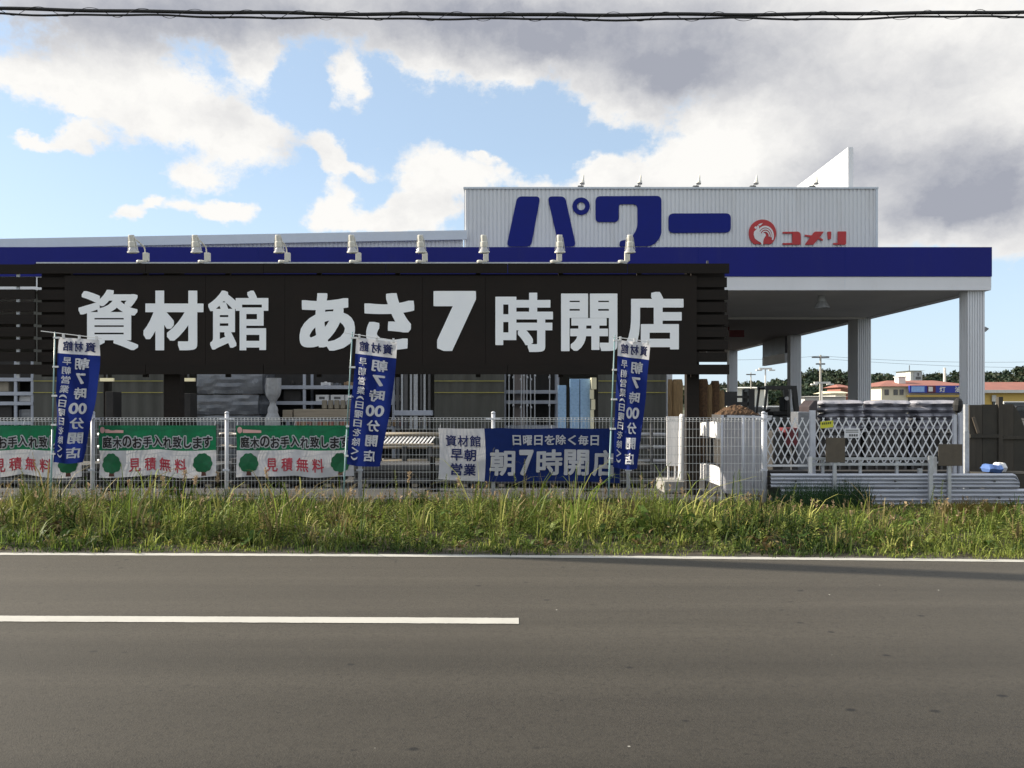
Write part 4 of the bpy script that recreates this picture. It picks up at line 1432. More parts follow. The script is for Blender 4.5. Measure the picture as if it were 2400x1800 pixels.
# ---------------- right of the sign: straw rolls, forklift, bark, white sheets
for px, r_, lb in ((1590, .125, 'upright roll of brown reed screen beside the board post'), (1573, .06, 'thin upright reed roll next to the pale grey post')):
    x = WX(px, 18.6)
    tag(MB().lathe([(r_ * .9, 0), (r_, .05), (r_ * .97, 1.0), (r_, 2.0), (r_ * .85, 2.1)], (x, 18.7, 0), n=16).build('reed_roll', 'straw', origin=(x, 18.7, 0), smooth=False), lb, 'roll')
for i, (px, r_, hh) in enumerate(((1648, .13, 2.2), (1662, .10, 2.05), (1676, .12, 2.15), (1690, .09, 1.9))):
    x = WX(px, 21.5)
    tag(MB().lathe([(r_ * .9, 0), (r_, .05), (r_ * .97, 1.0), (r_, hh - .1), (r_ * .8, hh)], (x, 21.5, 0), n=12).build('reed_roll', 'straw' if i % 2 else 'bark', origin=(x, 21.5, 0)), 'dark upright reed roll in the row right of the thick board post', 'roll', 'dark reed rolls')
bk = thing('bark_container', 'wire container heaped with brown bark mulch in front of the forklift', 'container', (WX(1735, 17.2), 17.5, 0))
bx_ = (WX(1690, 17.2), WX(1785, 17.2))
MB().box(bx_[0], bx_[1], 17.2, 18.0, .1, WZ(972, 17.2)).build('crate', 'steel_dark', bk)
vs, fs = [], []
nn = 30
for j in range(nn + 1):
    for i in range(nn + 1):
        u, v = i / nn, j / nn
        h = (math.sin(math.pi * u) ** .7) * (math.sin(math.pi * v) ** .6)
        x = bx_[0] + (bx_[1] - bx_[0]) * u
        vs.append((x, 17.2 + .8 * v, WZ(975, 17.2) + h * .22 + .05 * mnoise.noise((u * 14, v * 14, 3)) * (h > .01)))
for j in range(nn):
    for i in range(nn):
        fs.append((j * (nn + 1) + i, j * (nn + 1) + i + 1, (j + 1) * (nn + 1) + i + 1, (j + 1) * (nn + 1) + i))
MB().add(vs, fs).build('bark_heap', 'bark', bk)

fk = thing('forklift', 'black forklift with overhead guard parked under the canopy', 'forklift', (WX(1800, 24), 24, 0))
fx = WX(1745, 24)
MB().box(fx + .25, fx + 1.3, 23.6, 24.4, .35, .95).build('chassis', 'black_paint', fk, bevel=.05)
MB().prism_y([(fx + .95, .4), (fx + 1.55, .4), (fx + 1.6, .9), (fx + 1.5, 1.2), (fx + .95, 1.2)], 23.55, 24.45).build('counterweight', 'black_paint', fk, bevel=.04)
MB().box(fx + .75, fx + 1.2, 23.75, 24.25, 1.2, 1.32).box(fx + 1.1, fx + 1.2, 23.75, 24.25, 1.325, 1.75).build('seat', 'black_rubber', fk, bevel=.03)
gd = MB()
for y in (23.62, 24.38):
    gd.bar((fx + .42, y, .9), (fx + .55, y, 2.02), .06)
    gd.bar((fx + 1.42, y, 1.15), (fx + 1.33, y, 2.02), .13)
    gd.bar((fx + .5, y, 2.02), (fx + 1.40, y, 2.02), .10)
for k in range(6):
    gd.bar((fx + .55 + k * .15, 23.62, 2.04), (fx + .55 + k * .15, 24.38, 2.04), .04)
gd.build('overhead_guard', 'black_paint', fk)
ms = MB()
for y in (23.72, 24.28):
    ms.box(fx + .02, fx + .2, y - .06, y + .06, .12, 1.98)
for z in (.5, 1.2, 1.9):
    ms.box(fx + .04, fx + .1, 23.77, 24.23, z, z + .1)
ms.box(fx - .72, fx - .33, 23.6, 24.4, 1.48, 1.9)
ms.box(fx - .32, fx + .0, 23.7, 24.3, 1.5, 1.6)
ms.box(fx - .3, fx + .0, 23.7, 24.3, 1.72, 1.78)
ms.build('mast', 'black_paint', fk)
MB().box(fx - 1.0, fx + .01, 23.75, 23.87, 1.1, 1.15).build('fork', 'steel_dark', fk)
MB().box(fx - 1.0, fx + .01, 24.13, 24.25, 1.1, 1.15).build('fork', 'steel_dark', fk)
MB().bar((fx + .45, 24, .95), (fx + .62, 24, 1.3), .04).lathe([(.15, 0), (.17, .02), (.15, .04)], (fx + .62, 24, 1.3), (-.4, 0, 1), 14).build('steering_wheel', 'black_rubber', fk)
MB().lathe([(.04, 0), (.06, .03), (.06, .07)], (fx + 1.1, 23.6, 1.7), (0, -1, 0), 10).build('work_lamp', 'lamp_glass', fk)
for x, y in ((fx + .35, 23.5), (fx + .35, 24.35), (fx + 1.25, 23.5), (fx + 1.25, 24.35)):
    MB().lathe([(.2, 0), (.3, .02), (.3, .16), (.2, .18)], (x, y, .3), (0, 1, 0), 18).build('wheel', 'black_rubber', fk)

# white sheeting at the end of the fence
fwh = thing('folding_panel_gate', 'white folding panel gate parked behind the fence end, half in sun', 'gate', (3.6, 12.7, 0))
pp = [(3.32, 12.80), (3.545, 12.44), (3.72, 12.50), (3.90, 12.46)]
for (xa, ya), (xb, yb) in zip(pp[:-1], pp[1:]):
    mb = MB()
    n = 10
    vs, fs = [], []
    d = Vector((xb - xa, yb - ya, 0))
    nrm = Vector((d.y, -d.x, 0)).normalized()
    for k in range(n + 1):
        t = k / n
        for off in (0, .03):
            p = Vector((xa, ya, 0)) + d * t - nrm * off + nrm * .006 * (k % 2)
            vs += [(p.x, p.y, .12), (p.x, p.y, 1.30 - .01 * t)]
    for k in range(n):
        a = 4 * k
        fs += [(a, a + 4, a + 5, a + 1), (a + 2, a + 3, a + 7, a + 6), (a + 1, a + 5, a + 7, a + 3)]
    mb.add(vs, fs).build('leaf', 'panel_grey', fwh)
for x, y in pp:
    MB().cyl((x, y, 0), (x, y, 1.345), .022, n=10).build('stile', 'fence_post', fwh, smooth=True)
MB().bar((3.35, 12.62, 1.33), (3.9, 12.44, 1.315), .05, .035).build('head_rail', 'fence_post', fwh)
# white boards fixed across the side of the yard opening
for za, zb_, lb in ((.97, 1.215, 'upper white corrugated board catching the sun behind the fence end'), (.22, .50, 'lower white corrugated board catching the sun behind the fence end')):
    mb = MB()
    n = 26
    vs, fs = [], []
    for k in range(n + 1):
        y = 12.85 + (14.2 - 12.85) * k / n
        x = 3.30 + .02 * (k % 2)
        vs += [(x, y, za), (x, y, zb_ + .02 * math.sin(k * .2))]
    for k in range(n):
        fs.append((2 * k, 2 * k + 1, 2 * k + 3, 2 * k + 2))
    mb.add(vs, fs).box(3.33, 3.36, 12.86, 14.19, za + .01, zb_ - .01)
    tag(mb.build('white_board', 'plastic_white', origin=(3.33, 13.5, za)), lb, 'board', 'white side boards')
fr = MB()
for y in (12.9, 14.15):
    fr.box(3.37, 3.42, y - .025, y + .025, 0, 1.25)
fr.box(3.37, 3.42, 12.93, 14.12, .55, .93)
tag(fr.build('board_frame', 'dark_goods', origin=(3.4, 13.5, 0)), 'dark frame carrying the two white sunlit boards', 'frame')
tag(MB().box(WX(1563, 14.2), WX(1590, 14.2), 14.2, 14.24, WZ(1092, 14.2), WZ(976, 14.2)).box(WX(1566, 14.2), WX(1570, 14.2), 14.245, 14.28, 0, 1.2).box(WX(1582, 14.2), WX(1586, 14.2), 14.245, 14.28, 0, 1.2)
    .build('white_board', 'plastic_white', origin=(WX(1576, 14.2), 14.2, 0)), 'pale shaded white board on legs beside the sunlit white roll', 'board')
xr = WX(1597, 14.0)
rl = MB().lathe([(.05, 0), (.062, .03), (.058, .4), (.066, .8), (.06, 1.1), (.045, 1.14)], (xr, 14.0, .21), (.02, 0, 1), 14)
tag(rl.build('sheet_roll', 'plastic_white', origin=(xr, 14, .21)), 'white plastic roll standing in the sun left of the thick board post', 'roll')
tag(MB().box(WX(1555, 13.9), WX(1606, 13.9), 13.85, 14.6, 0, .2).build('concrete_block', 'concrete', origin=(WX(1580, 13.9), 14, 0), bevel=.02), 'grey concrete block under the white roll and board', 'block')

# expanding lattice gate
YG = 12.62
lg = thing('lattice_gate', 'pale grey expanding lattice gate across the yard entrance', 'gate', (WX(2000, YG), YG, 0))
za, zb_ = WZ(1086, YG), WZ(979, YG)


def lattice(pa, pb, n):
    x0, x1 = WX(pa, YG), WX(pb, YG)
    p = (x1 - x0) / n
    half = 1.5 * p
    m1, m2 = MB(), MB()
    h = zb_ - za
    for k in range(-4, n + 5):
        xa = x0 + k * p
        for sgn, mm, yo in ((1, m1, -.008), (-1, m2, .008)):
            xs_, xe = xa, xa + sgn * 3.1 * p
            # clip to the gate's ends
            def zat(x):
                return za + (x - xs_) / (xe - xs_) * h
            lo, hi = max(min(xs_, xe), x0), min(max(xs_, xe), x1)
            if hi - lo < .02:
                continue
            mm.bar((lo, YG + yo, zat(lo)), (hi, YG + yo, zat(hi)), .008, .017)
    m1.build('lattice_bars', 'lattice', lg)
    m2.build('lattice_bars', 'lattice', lg)


lattice(1798, 1897, 6)
lattice(1912, 2232, 18)
for px, w, y0, y1 in ((1904, .085, 962, 1088), (2237, .05, 972, 1095), (2251, .06, 968, 1130)):
    x = WX(px, YG)
    MB().box(x - w / 2, x + w / 2, YG - .03, YG + .03, 0 if px > 2200 else .1, WZ(y0, YG)).build('post', 'fence_post', lg, bevel=.006)
MB().box(WX(1798, YG), WX(1900, YG), YG - .02, YG + .02, za - .05, za - .02).build('bottom_rail', 'lattice', lg)
MB().lathe([(.03, -.02), (.05, -.01), (.05, .01), (.03, .02)], (WX(1904, YG), YG, .05), (0, 1, 0), 12).build('caster', 'black_rubber', lg)
ys = thing('gate_notice', 'yellow notice with dark lettering hung on the lattice gate', 'sign', (WX(1942, YG), YG - .03, WZ(996, YG)))
yfn = lambda u, v: (WX(1921 + u * 30 - v * 0, YG), YG - .034, WZ(988 + v * 16 - u * 3, YG))
grid_cloth(yfn, 0, 1, 0, 1, 2, 2).build('plate', 'yellow_sign', ys)
nt = MB()
for k in range(5):
    u = .12 + k * .15
    nt.add([(p[0], p[1] - .003, p[2]) for p in (yfn(u, .18), yfn(u + .10, .18), yfn(u + .10, .5), yfn(u, .5))], [(0, 1, 2, 3)])
nt.build('print', 'stem_green', ys)
wsn = thing('gate_notice', 'white notice with grey lettering hung on the lattice gate', 'sign', (WX(1993, YG), YG - .03, WZ(1026, YG)))
wfn = lambda u, v: (WX(1977 + u * 36, YG), YG - .034, WZ(1004 + v * 22, YG))
grid_cloth(wfn, 0, 1, 0, 1, 2, 2).build('plate', 'lattice', wsn)
nt = MB()
for k in range(4):
    u = .3 + k * .15
    nt.add([(p[0], p[1] - .003, p[2]) for p in (wfn(u, .6), wfn(u + .11, .6), wfn(u + .11, .85), wfn(u, .85))], [(0, 1, 2, 3)])
for v in (.14, .34):
    nt.add([(p[0], p[1] - .003, p[2]) for p in (wfn(.08, v), wfn(.9, v), wfn(.9, v + .09), wfn(.08, v + .09))], [(0, 1, 2, 3)])
nt.build('print', 'steel_dark', wsn)

# white pipe barrier in front of the gate
YB2 = 12.45
br = thing('pipe_barrier', 'low galvanised pipe barrier in front of the lattice gate', 'barrier', (WX(2040, YB2), YB2, 0))
for py in (1072, 1085):
    MB().box(WX(1893, YB2), WX(2190, YB2), YB2 - .012, YB2 + .012, WZ(py + 6, YB2), WZ(py, YB2)).build('rail', 'galv', br)
for px in (1930, 2018, 2104):
    MB().box(WX(px, YB2) - .02, WX(px, YB2) + .02, YB2 + .014, YB2 + .05, 0, WZ(1072, YB2)).build('post', 'galv', br)
MB().box(WX(2184, YB2), WX(2192, YB2), YB2 - .05, YB2 - .014, 0, WZ(1070, YB2)).build('end_post', 'plastic_white', br)
MB().box(WX(1893, YB2), WX(1901, YB2), YB2 - .05, YB2 - .014, 0, WZ(1070, YB2)).build('end_post', 'plastic_white', br)
for pa, pb, ya, yb, py1, lb in ((1936, 1981, 1026, 1084, 1160, 'brown square plaque on a stake in front of the gate middle'), (2200, 2256, 1041, 1092, 1150, 'brown square plaque on a stake near the gate right posts')):
    Yq = 12.2
    o = thing('plaque', lb, 'sign', (WX((pa + pb) / 2, Yq), Yq, 0), 'brown plaques on stakes')
    MB().box(WX(pa, Yq), WX(pb, Yq), Yq, Yq + .02, WZ(yb, Yq), WZ(ya, Yq)).build('board', 'plaque', o, bevel=.004)
    xm = WX((pa + pb) / 2, Yq)
    MB().box(xm - .025, xm + .025, Yq + .022, Yq + .06, 0, WZ(ya + 4, Yq)).build('stake', 'galv', o)

# two corrugated guard rails stacked low
YGR = 12.28


def guardrail(pa, pb, ya, yb, label, nose):
    o = thing('guard_rail', label, 'guard rail', (WX((pa + pb) / 2, YGR), YGR, WZ(yb, YGR)), 'steel guard rails by the entrance')
    x0, x1 = WX(pa, YGR), WX(pb, YGR)
    z1, z0 = WZ(ya, YGR), WZ(yb, YGR)
    prof = []
    n = 44
    for k in range(n + 1):
        t = k / n
        y = YGR + .05 * (1 - abs(math.sin(t * 4 * math.pi)) ** .7) - .02
        prof.append((y, z0 + (z1 - z0) * t))
    vs, fs = [], []
    xsn = list(np.linspace(x0, x1 - (.08 if nose else 0), 30)) + ([x1 - .05, x1 - .025, x1 - .008, x1] if nose else [])
    zc = (z0 + z1) / 2
    for i, x in enumerate(xsn):
        sq = 1
        if nose and x > x1 - .08:
            sq = math.sqrt(max(.05, 1 - ((x - (x1 - .08)) / .08) ** 2)) * .8 + .2
        for y, z in prof:
            vs.append((x, y + .004 * mnoise.noise((x, z * 4, 2)), z0 + (z - z0) * sq if z > zc else z))
    m_ = len(prof)
    for i in range(len(xsn) - 1):
        for k in range(m_ - 1):
            fs.append((i * m_ + k, (i + 1) * m_ + k, (i + 1) * m_ + k + 1, i * m_ + k + 1))
    MB().add(vs, fs).build('beam', 'guardrail', o, smooth=True)
    bl = MB()
    for k in range(5):
        x = x0 + (x1 - x0) * (.1 + .2 * k)
        bl.lathe([(.018, 0), (.016, .012), (.006, .016)], (x, YGR - .012, zc), (0, -1, 0), 8)
    bl.build('bolt', 'steel_dark', o)
    return o


guardrail(1806, 2388, 1110, 1144, 'upper corrugated steel guard rail with rounded end by the yard entrance', True)
guardrail(1830, 2560, 1146, 1186, 'lower corrugated steel guard rail running out past the rounded one', False)
for px, ya, yb, lb in ((2156, 1098, 1195, 'grey guard rail post behind the lower rail'), (2181, 1068, 1215, 'grey stake in front of the guard rails below the barrier end')):
    Yq = YGR + (.09 if px < 2170 else -.1)
    x = WX(px, Yq)
    tag(MB().box(x - .03, x + .03, Yq - .02, Yq + .02, 0, WZ(ya, Yq)).build('rail_post', 'galv', origin=(x, Yq, 0)), lb, 'post')

tag(MB().box(WX(1800, 13.3), WX(2255, 13.3), 13.3, 13.6, 0, .20).box(WX(1805, 13.3), WX(2250, 13.3), 13.32, 13.6, .204, .42).build('timber_sleeper', 'dark_goods', origin=(WX(2030, 13.3), 13.4, 0), bevel=.01),
    'long black timber sleepers lying behind the lattice gate', 'sleeper')
# stacked cement bags
def bag_mesh(w, d, h, seed):
    mb = MB()
    nx, ny = 14, 6
    vs, fs = [], []
    for side in (1, -1):
        for j in range(ny + 1):
            for i in range(nx + 1):
                u, v = i / nx * 2 - 1, j / ny * 2 - 1
                e = (1 - abs(u) ** 8) * (1 - abs(v) ** 6)
                z = side * h / 2 * max(0, e) ** .35 + .010 * mnoise.noise((u * 2.2, v * 2 + side, seed))
                vs.append((u * w / 2, v * d / 2, z + h / 2 + .012 * mnoise.noise((u * 1.5, seed * 3.1, 1))))
    o_ = (nx + 1) * (ny + 1)
    for j in range(ny):
        for i in range(nx):
            a = j * (nx + 1) + i
            fs.append((a, a + 1, a + nx + 2, a + nx + 1))
            fs.append((o_ + a, o_ + a + nx + 1, o_ + a + nx + 2, o_ + a + 1))
    for i in range(nx):
        fs.append((i, o_ + i, o_ + i + 1, i + 1))
        a = ny * (nx + 1) + i
        fs.append((a, a + 1, o_ + a + 1, o_ + a))
    for j in range(ny):
        a = j * (nx + 1)
        fs.append((a, a + nx + 1, o_ + a + nx + 1, o_ + a))
        a += nx
        fs.append((a, o_ + a, o_ + a + nx + 1, a + nx + 1))
    return mb.add(vs, fs)


protos = []
for s_ in range(3):
    o = bag_mesh(.79, .6, .128, s_ * 7.3 + 1).build('cement_bag', 'cement_bag', origin=None, smooth=True)
    protos.append(o)
used = [False] * 3
YS = 15.6
stk = [(1968, 'in the stack nearest the forklift'), (2077, 'in the middle stack behind the lattice gate'), (2184, 'in the stack nearest the corner column')]
for si, (px, where) in enumerate(stk):
    for k in range(7, 12):
        q = rng.randrange(3)
        if used[q]:
            o = protos[q].copy()
            COL.objects.link(o)
        else:
            o = protos[q]
            used[q] = True
        o.location = (WX(px, YS + .3) + rng.uniform(-.025, .025), YS + .3 + rng.uniform(-.02, .02), .14 + k * .121)
        o.rotation_euler = (0, rng.uniform(-.012, .012), rng.uniform(-.03, .03))
        tag(o, 'sagging grey cement bag ' + where, 'bag', 'grey bags ' + where)
        if k == 11:
            o['label'] = 'topmost grey cement bag ' + where
            o['group'] = 'top bags of the three stacks'
    bo_ = thing('shade_bin', 'added dark bin in place of the shaded lower bags ' + where, 'bin', (WX(px, YS), YS + .3, 0), 'added dark bins for the shade under the bags')
    xa_, xb_ = WX(px - 45, YS), WX(px + 45, YS)
    MB().box(xa_, xb_, YS + .03, YS + .6, .14, .975).build('bin_body', 'dark_goods', bo_)  # dark body added to give the shade on the lower bags
    fb_ = MB()
    for xx in np.linspace(xa_, xb_, 5):
        fb_.box(xx - .02, xx + .02, YS - .01, YS + .027, .14, .98)
    for zz in (.2, .55, .9):
        fb_.box(xa_, xb_, YS + .002, YS + .026, zz - .02, zz + .02)
    fb_.build('frame', 'steel_dark', bo_)
    lbp = 'wooden pallet under the bin and bags ' + where
    tag(MB().box(WX(px - 46, YS), WX(px + 46, YS), YS, YS + .62, .02, .13).build('pallet', 'lumber', origin=(WX(px, YS), YS, .02)), lbp, 'pallet')
# dark film hanging over the left end of the bags, a jacket-dark object at the right
tag(MB().prism_y([(WX(1898, YS), .3), (WX(1919, YS), .3), (WX(1919, YS), WZ(938, YS)), (WX(1910, YS), WZ(938, YS)), (WX(1898, YS), WZ(952, YS))], YS + .05, YS + .6)
    .build('covered_pile', 'wrap_dark', origin=(WX(1908, YS), YS + .3, .3), bevel=.02), 'dark maroon covered pile at the forklift end of the bag stacks', 'pile')
tag(MB().lathe([(.02, 0), (.07, .04), (.085, .14), (.07, .22), (.03, .27)], (WX(2243, 14.6), 14.6, WZ(968, 14.6)), (.1, 0, 1), 9).lathe([(.02, 0), (.02, .9)], (WX(2243, 14.6), 14.6, WZ(968, 14.6) - .9), n=6)
    .box(WX(2243, 14.6) - .12, WX(2243, 14.6) + .12, 14.5, 14.7, 0, WZ(968, 14.6) - .895).build('black_cover', 'black_rubber', origin=(WX(2243, 14.6), 14.6, 0)), 'black cloth tied on a stand by the gate right posts', 'cover')
# tumbled dark goods behind the lattice
for pa, pb, ya, yb, m, lb in ((1840, 1872, 1003, 985, 'red_sign', 'dark red box behind the short lattice leaf'), (1810, 1836, 1010, 1075, 'dark_goods', 'dark drum behind the short lattice leaf, next to the fence post'),
                              (1870, 1898, 965, 1070, 'film', 'grey wrapped pack behind the short lattice leaf, near the gate post')):
    goods('stored_box', lb, 'box', pa, pb, ya, yb + 60, 14.6, .4, m, bevel=.02)

# brown wooden hoarding at the right edge
YW = 14.1
hd = thing('wooden_screen', 'weathered dark brown wooden screen leaning at the right of the gate', 'screen', (WX(2330, YW), YW, 0))
for pa, pb, ya, mm in ((2272, 2302, 949, 'board_brown'), (2303, 2338, 948, 'board_brown2'), (2349, 2376, 947, 'board_brown')):
    MB().box(WX(pa, YW), WX(pb, YW), YW, YW + .04, .25, WZ(ya, YW)).build('board', mm, hd)
MB().prism_y([(WX(2376.5, YW), .25), (WX(2418, YW), .25), (WX(2412, YW), .9), (WX(2389, YW), WZ(968, YW)), (WX(2376.5, YW), WZ(950, YW))], YW, YW + .04).build('board', 'board_brown2', hd)
MB().box(WX(2338.5, YW), WX(2348.5, YW), YW - .03, YW + .06, 0, WZ(930, YW)).build('post', 'board_brown', hd)
MB().box(WX(2272, YW), WX(2338, YW), YW - .035, YW - .003, WZ(1026, YW), WZ(1018, YW)).build('rail', 'board_brown2', hd)
MB().box(WX(2349, YW), WX(2410, YW), YW - .035, YW - .003, WZ(1029, YW), WZ(1022, YW)).build('rail', 'board_brown', hd)
MB().bar((WX(2279, YW), YW - .03, WZ(978, YW)), (WX(2291, YW), YW - .03, WZ(1015, YW)), .05, .02).build('brace', 'plaque', hd)
MB().box(WX(2272, YW), WX(2416, YW), YW - .02, YW + .1, .1, .245).build('sill', 'board_brown2', hd)
tag(MB().box(WX(2262, 13.6), WX(2270, 13.6), 13.6, 13.66, 0, WZ(948, 13.6)).box(WX(2256, 13.6), WX(2266, 13.6), 13.53, 13.597, 0, WZ(1009, 13.6)).build('gate_post', 'galv', origin=(WX(2265, 13.6), 13.6, 0)),
    'pale stepped square post against the dark wooden screen', 'post')
bs = bag_mesh(.24, .3, .13, 3).build('plastic_bag', 'bag_blue')
bs.location = (WX(2325, 13.3), 13.3, WZ(1107, 13.3))
tag(bs, 'small blue plastic bag slumped at the foot of the dark wooden screen', 'bag')
bs2 = bag_mesh(.14, .2, .15, 5).build('plastic_bag', 'plastic_white')
bs2.location = (WX(2343, 13.3), 13.3, WZ(1106, 13.3))
tag(bs2, 'white plastic bag beside the blue one at the wooden screen', 'bag')
tag(MB().box(WX(2290, 13.3), WX(2420, 13.3), 13.1, 13.6, 0, WZ(1107.5, 13.3)).build('kerb_block', 'board_brown2', origin=(WX(2340, 13.3), 13.3, 0)), 'low dark timber bed under the blue and white bags', 'block')

# ================================================================== FAR BACKGROUND
def leafcloud(centres, per, size, cols, name, m):
    """many small leaf faces around the given (x, y, z, rx, rz) crown centres"""
    C = []
    T = []
    for (x, y, z, rx, rz, t) in centres:
        d = nrg.normal(size=(per, 3))
        d /= np.linalg.norm(d, axis=1)[:, None]
        r = nrg.random(per) ** .4
        C.append(np.stack([x + d[:, 0] * r * rx, y + d[:, 1] * r * rx, z + d[:, 2] * r * rz], 1))
        c = np.array(cols)[t % len(cols)] * (nrg.uniform(.6, 1.4, (per, 1)))
        T.append(np.repeat(c[:, None, :], 4, 1).reshape(-1, 3))
    C = np.concatenate(C)
    T = np.concatenate(T)
    n = len(C)
    a = nrg.normal(size=(n, 3))
    a /= np.linalg.norm(a, axis=1)[:, None]
    b = np.cross(a, nrg.normal(size=(n, 3)))
    b /= np.linalg.norm(b, axis=1)[:, None]
    s = size * nrg.uniform(.5, 1.4, (n, 1))
    V = np.stack([C - a * s, C + b * s * .7, C + a * s, C - b * s * .7], 1).reshape(-1, 3)
    return npmesh(name, V, 4, T, m)


def npmesh(name, V, k, T, m):
    n = len(V) // k
    me = bpy.data.meshes.new(name)
    me.vertices.add(len(V))
    me.vertices.foreach_set('co', V.astype(np.float32).ravel())
    me.loops.add(len(V))
    me.loops.foreach_set('vertex_index', np.arange(len(V), dtype=np.int32))
    me.polygons.add(n)
    me.polygons.foreach_set('loop_start', np.arange(0, len(V), k, dtype=np.int32))
    at = me.attributes.new('tint', 'FLOAT_COLOR', 'POINT')
    at.data.foreach_set('color', np.concatenate([T, np.ones((len(T), 1))], 1).astype(np.float32).ravel())
    me.update(calc_edges=True)
    me.materials.append(M[m])
    o = bpy.data.objects.new(name, me)
    COL.objects.link(o)
    return o


# wooded ridge
YH = 330.0
ridge_px = [(1500, 905), (1712, 896), (1760, 893), (1800, 889), (1850, 885), (1880, 868), (1910, 862), (1960, 868), (2020, 872), (2060, 876), (2110, 880), (2180, 872), (2240, 868), (2320, 870), (2360, 862), (2400, 852), (2460, 850), (2700, 845)]
rp = np.array(ridge_px, float)
cs = []
for k in range(1500):
    px = rng.uniform(1480, 2650)
    top = np.interp(px, rp[:, 0], rp[:, 1]) + rng.uniform(0, 6)
    lay = rng.random() ** .7
    Y = YH - 70 * (1 - lay) * .9 + rng.uniform(-6, 6)
    zt_ = WZ(top, YH) * (.45 + .55 * lay)
    r_ = rng.uniform(1.3, 3.0)
    cs.append((WX(px, YH), Y, zt_ - r_ * .8, r_, r_ * rng.uniform(.75, 1.25), rng.randrange(4)))
fl_ = leafcloud(cs, 60, .65, [(.026, .046, .026), (.018, .034, .020), (.038, .054, .028), (.042, .046, .024)], 'far_forest', 'leaf_far')
stuff(fl_)
vs, fs = [], []
hx = np.linspace(-700, 900, 90)
for i, x in enumerate(hx):
    px = 1200 + x * FOC / YH
    t = WZ(np.interp(px, rp[:, 0], rp[:, 1]), YH) - 4.5 + 1.5 * mnoise.noise((x * .02, 0, 0))
    vs += [(x, YH - 75, -.1), (x, YH - 30, t * .55), (x, YH, t), (x, YH + 250, t * 1.0)]
for i in range(len(hx) - 1):
    for k in range(3):
        fs.append((4 * i + k, 4 * i + 4 + k, 4 * i + 5 + k, 4 * i + 1 + k))
M['hill'] = mat('hill', (.030, .042, .02), .95, var=.4, vscale=.12, bump=1, bscale=.5)
struct(MB().add(vs, fs).build('hill', 'hill', smooth=True))


def house(px0, px1, pyr, pye, pyb, Y, wall, roof, label, dep=9, hip=True, name='house'):
    x0, x1 = WX(px0, Y), WX(px1, Y)
    zr, ze = WZ(pyr, Y), WZ(pye, Y)
    o = thing(name, label, 'building', ((x0 + x1) / 2, Y + dep / 2, 0))
    MB().box(x0, x1, Y, Y + dep, 0, ze).build('wall', wall, o)
    ov = .6
    i_ = min((x1 - x0) * .25, dep / 2) if hip else 0
    A = [(x0 - ov, Y - ov, ze + .02), (x1 + ov, Y - ov, ze + .02), (x1 + ov, Y + dep + ov, ze + .02), (x0 - ov, Y + dep + ov, ze + .02),
         (x0 + i_ - ov * (not hip), Y + dep / 2, zr), (x1 - i_ + ov * (not hip), Y + dep / 2, zr)]
    MB().add(A, [(3, 2, 1, 0), (0, 1, 5, 4), (1, 2, 5), (2, 3, 4, 5), (3, 0, 4)]).build('roof', roof, o)
    return o, x0, x1, ze


YY = 105.0
h1, hx0, hx1, hze = house(2066, 2290, 889, 906, 960, YY, 'cream_wall', 'red_roof', 'cream shop with red hipped roof and blue sign band beyond the car park', dep=10, name='shop')
h1['category'] = 'shop'
MB().box(WX(2123, YY), WX(2288, YY), YY - 1.0, YY - .7, WZ(921, YY), WZ(904, YY)).build('sign_band', 'sign_blue', h1)
MB().box(WX(2127, YY), WX(2157, YY), YY - 1.06, YY - 1.02, WZ(919, YY), WZ(906, YY)).build('sign_picture', 'sign_light', h1)
MB().box(WX(2164, YY), WX(2183, YY), YY - 1.06, YY - 1.02, WZ(920.5, YY), WZ(904.5, YY)).build('sign_patch', 'red_sign', h1)
MB().box(WX(2166, YY), WX(2176, YY), YY - 1.1, YY - 1.07, WZ(918, YY), WZ(907, YY)).build('sign_mark', 'far_white', h1)
t = letter(MB(), '灯', flat(YY - 1.05), (2202, 906, 2216, 919), .03)
letter(t, '油', flat(YY - 1.05), (2238, 906, 2252, 919), .03)
t.build('lettering', 'far_white', h1)
for pa, pb in ((2073, 2083), (2094, 2104), (2108, 2117)):
    MB().box(WX(pa, YY), WX(pb, YY), YY - .06, YY - .01, WZ(926, YY), WZ(913, YY)).build('window', 'glass_dark', h1)
MB().box(WX(2123, YY), WX(2288, YY), YY - .5, YY - .1, WZ(930, YY), WZ(926, YY)).build('awning', 'yellow_wall', h1)
MB().box(WX(2128, YY), WX(2280, YY), YY - .08, YY - .02, 0.2, WZ(932, YY)).build('window', 'glass_dark', h1)
MB().box(WX(2098, YY + 3), WX(2114, YY + 3), YY + 2, YY + 3.2, WZ(900, YY), WZ(885, YY + 3)).box(WX(2096, YY + 3), WX(2116, YY + 3), YY + 1.9, YY + 3.3, WZ(884.8, YY + 3), WZ(883, YY + 3)).build('chimney', 'far_white', h1)
h2, x0, x1, ze = house(2300, 2560, 892, 917, 960, 108, 'yellow_wall', 'red_roof', 'bright yellow shop with red roof and white gutter at the car park', dep=14, name='shop')
h2['category'] = 'shop'
MB().box(x0 - .7, x1 + .7, 107.1, 107.5, WZ(921, 108), WZ(914, 108)).build('gutter', 'far_white', h2)
MB().box(WX(2325, 108), WX(2332, 108), 107.8, 107.98, 0, WZ(933, 108)).build('door', 'glass_dark', h2)
MB().box(WX(2322, 108), WX(2332, 108), 107.7, 107.78, WZ(941, 108), WZ(926, 108)).build('poster', 'far_white', h2)
h3, x0, x1, ze = house(2134, 2160, 868.5, 869, 930, 160, 'far_white', 'far_white', 'small white tower block rising behind the red roof', dep=6, name='tower_block')
MB().box(WX(2141, 160), WX(2161, 160), 159.9, 159.97, WZ(895, 160), WZ(871, 160)).build('panel', 'car_silver', h3)
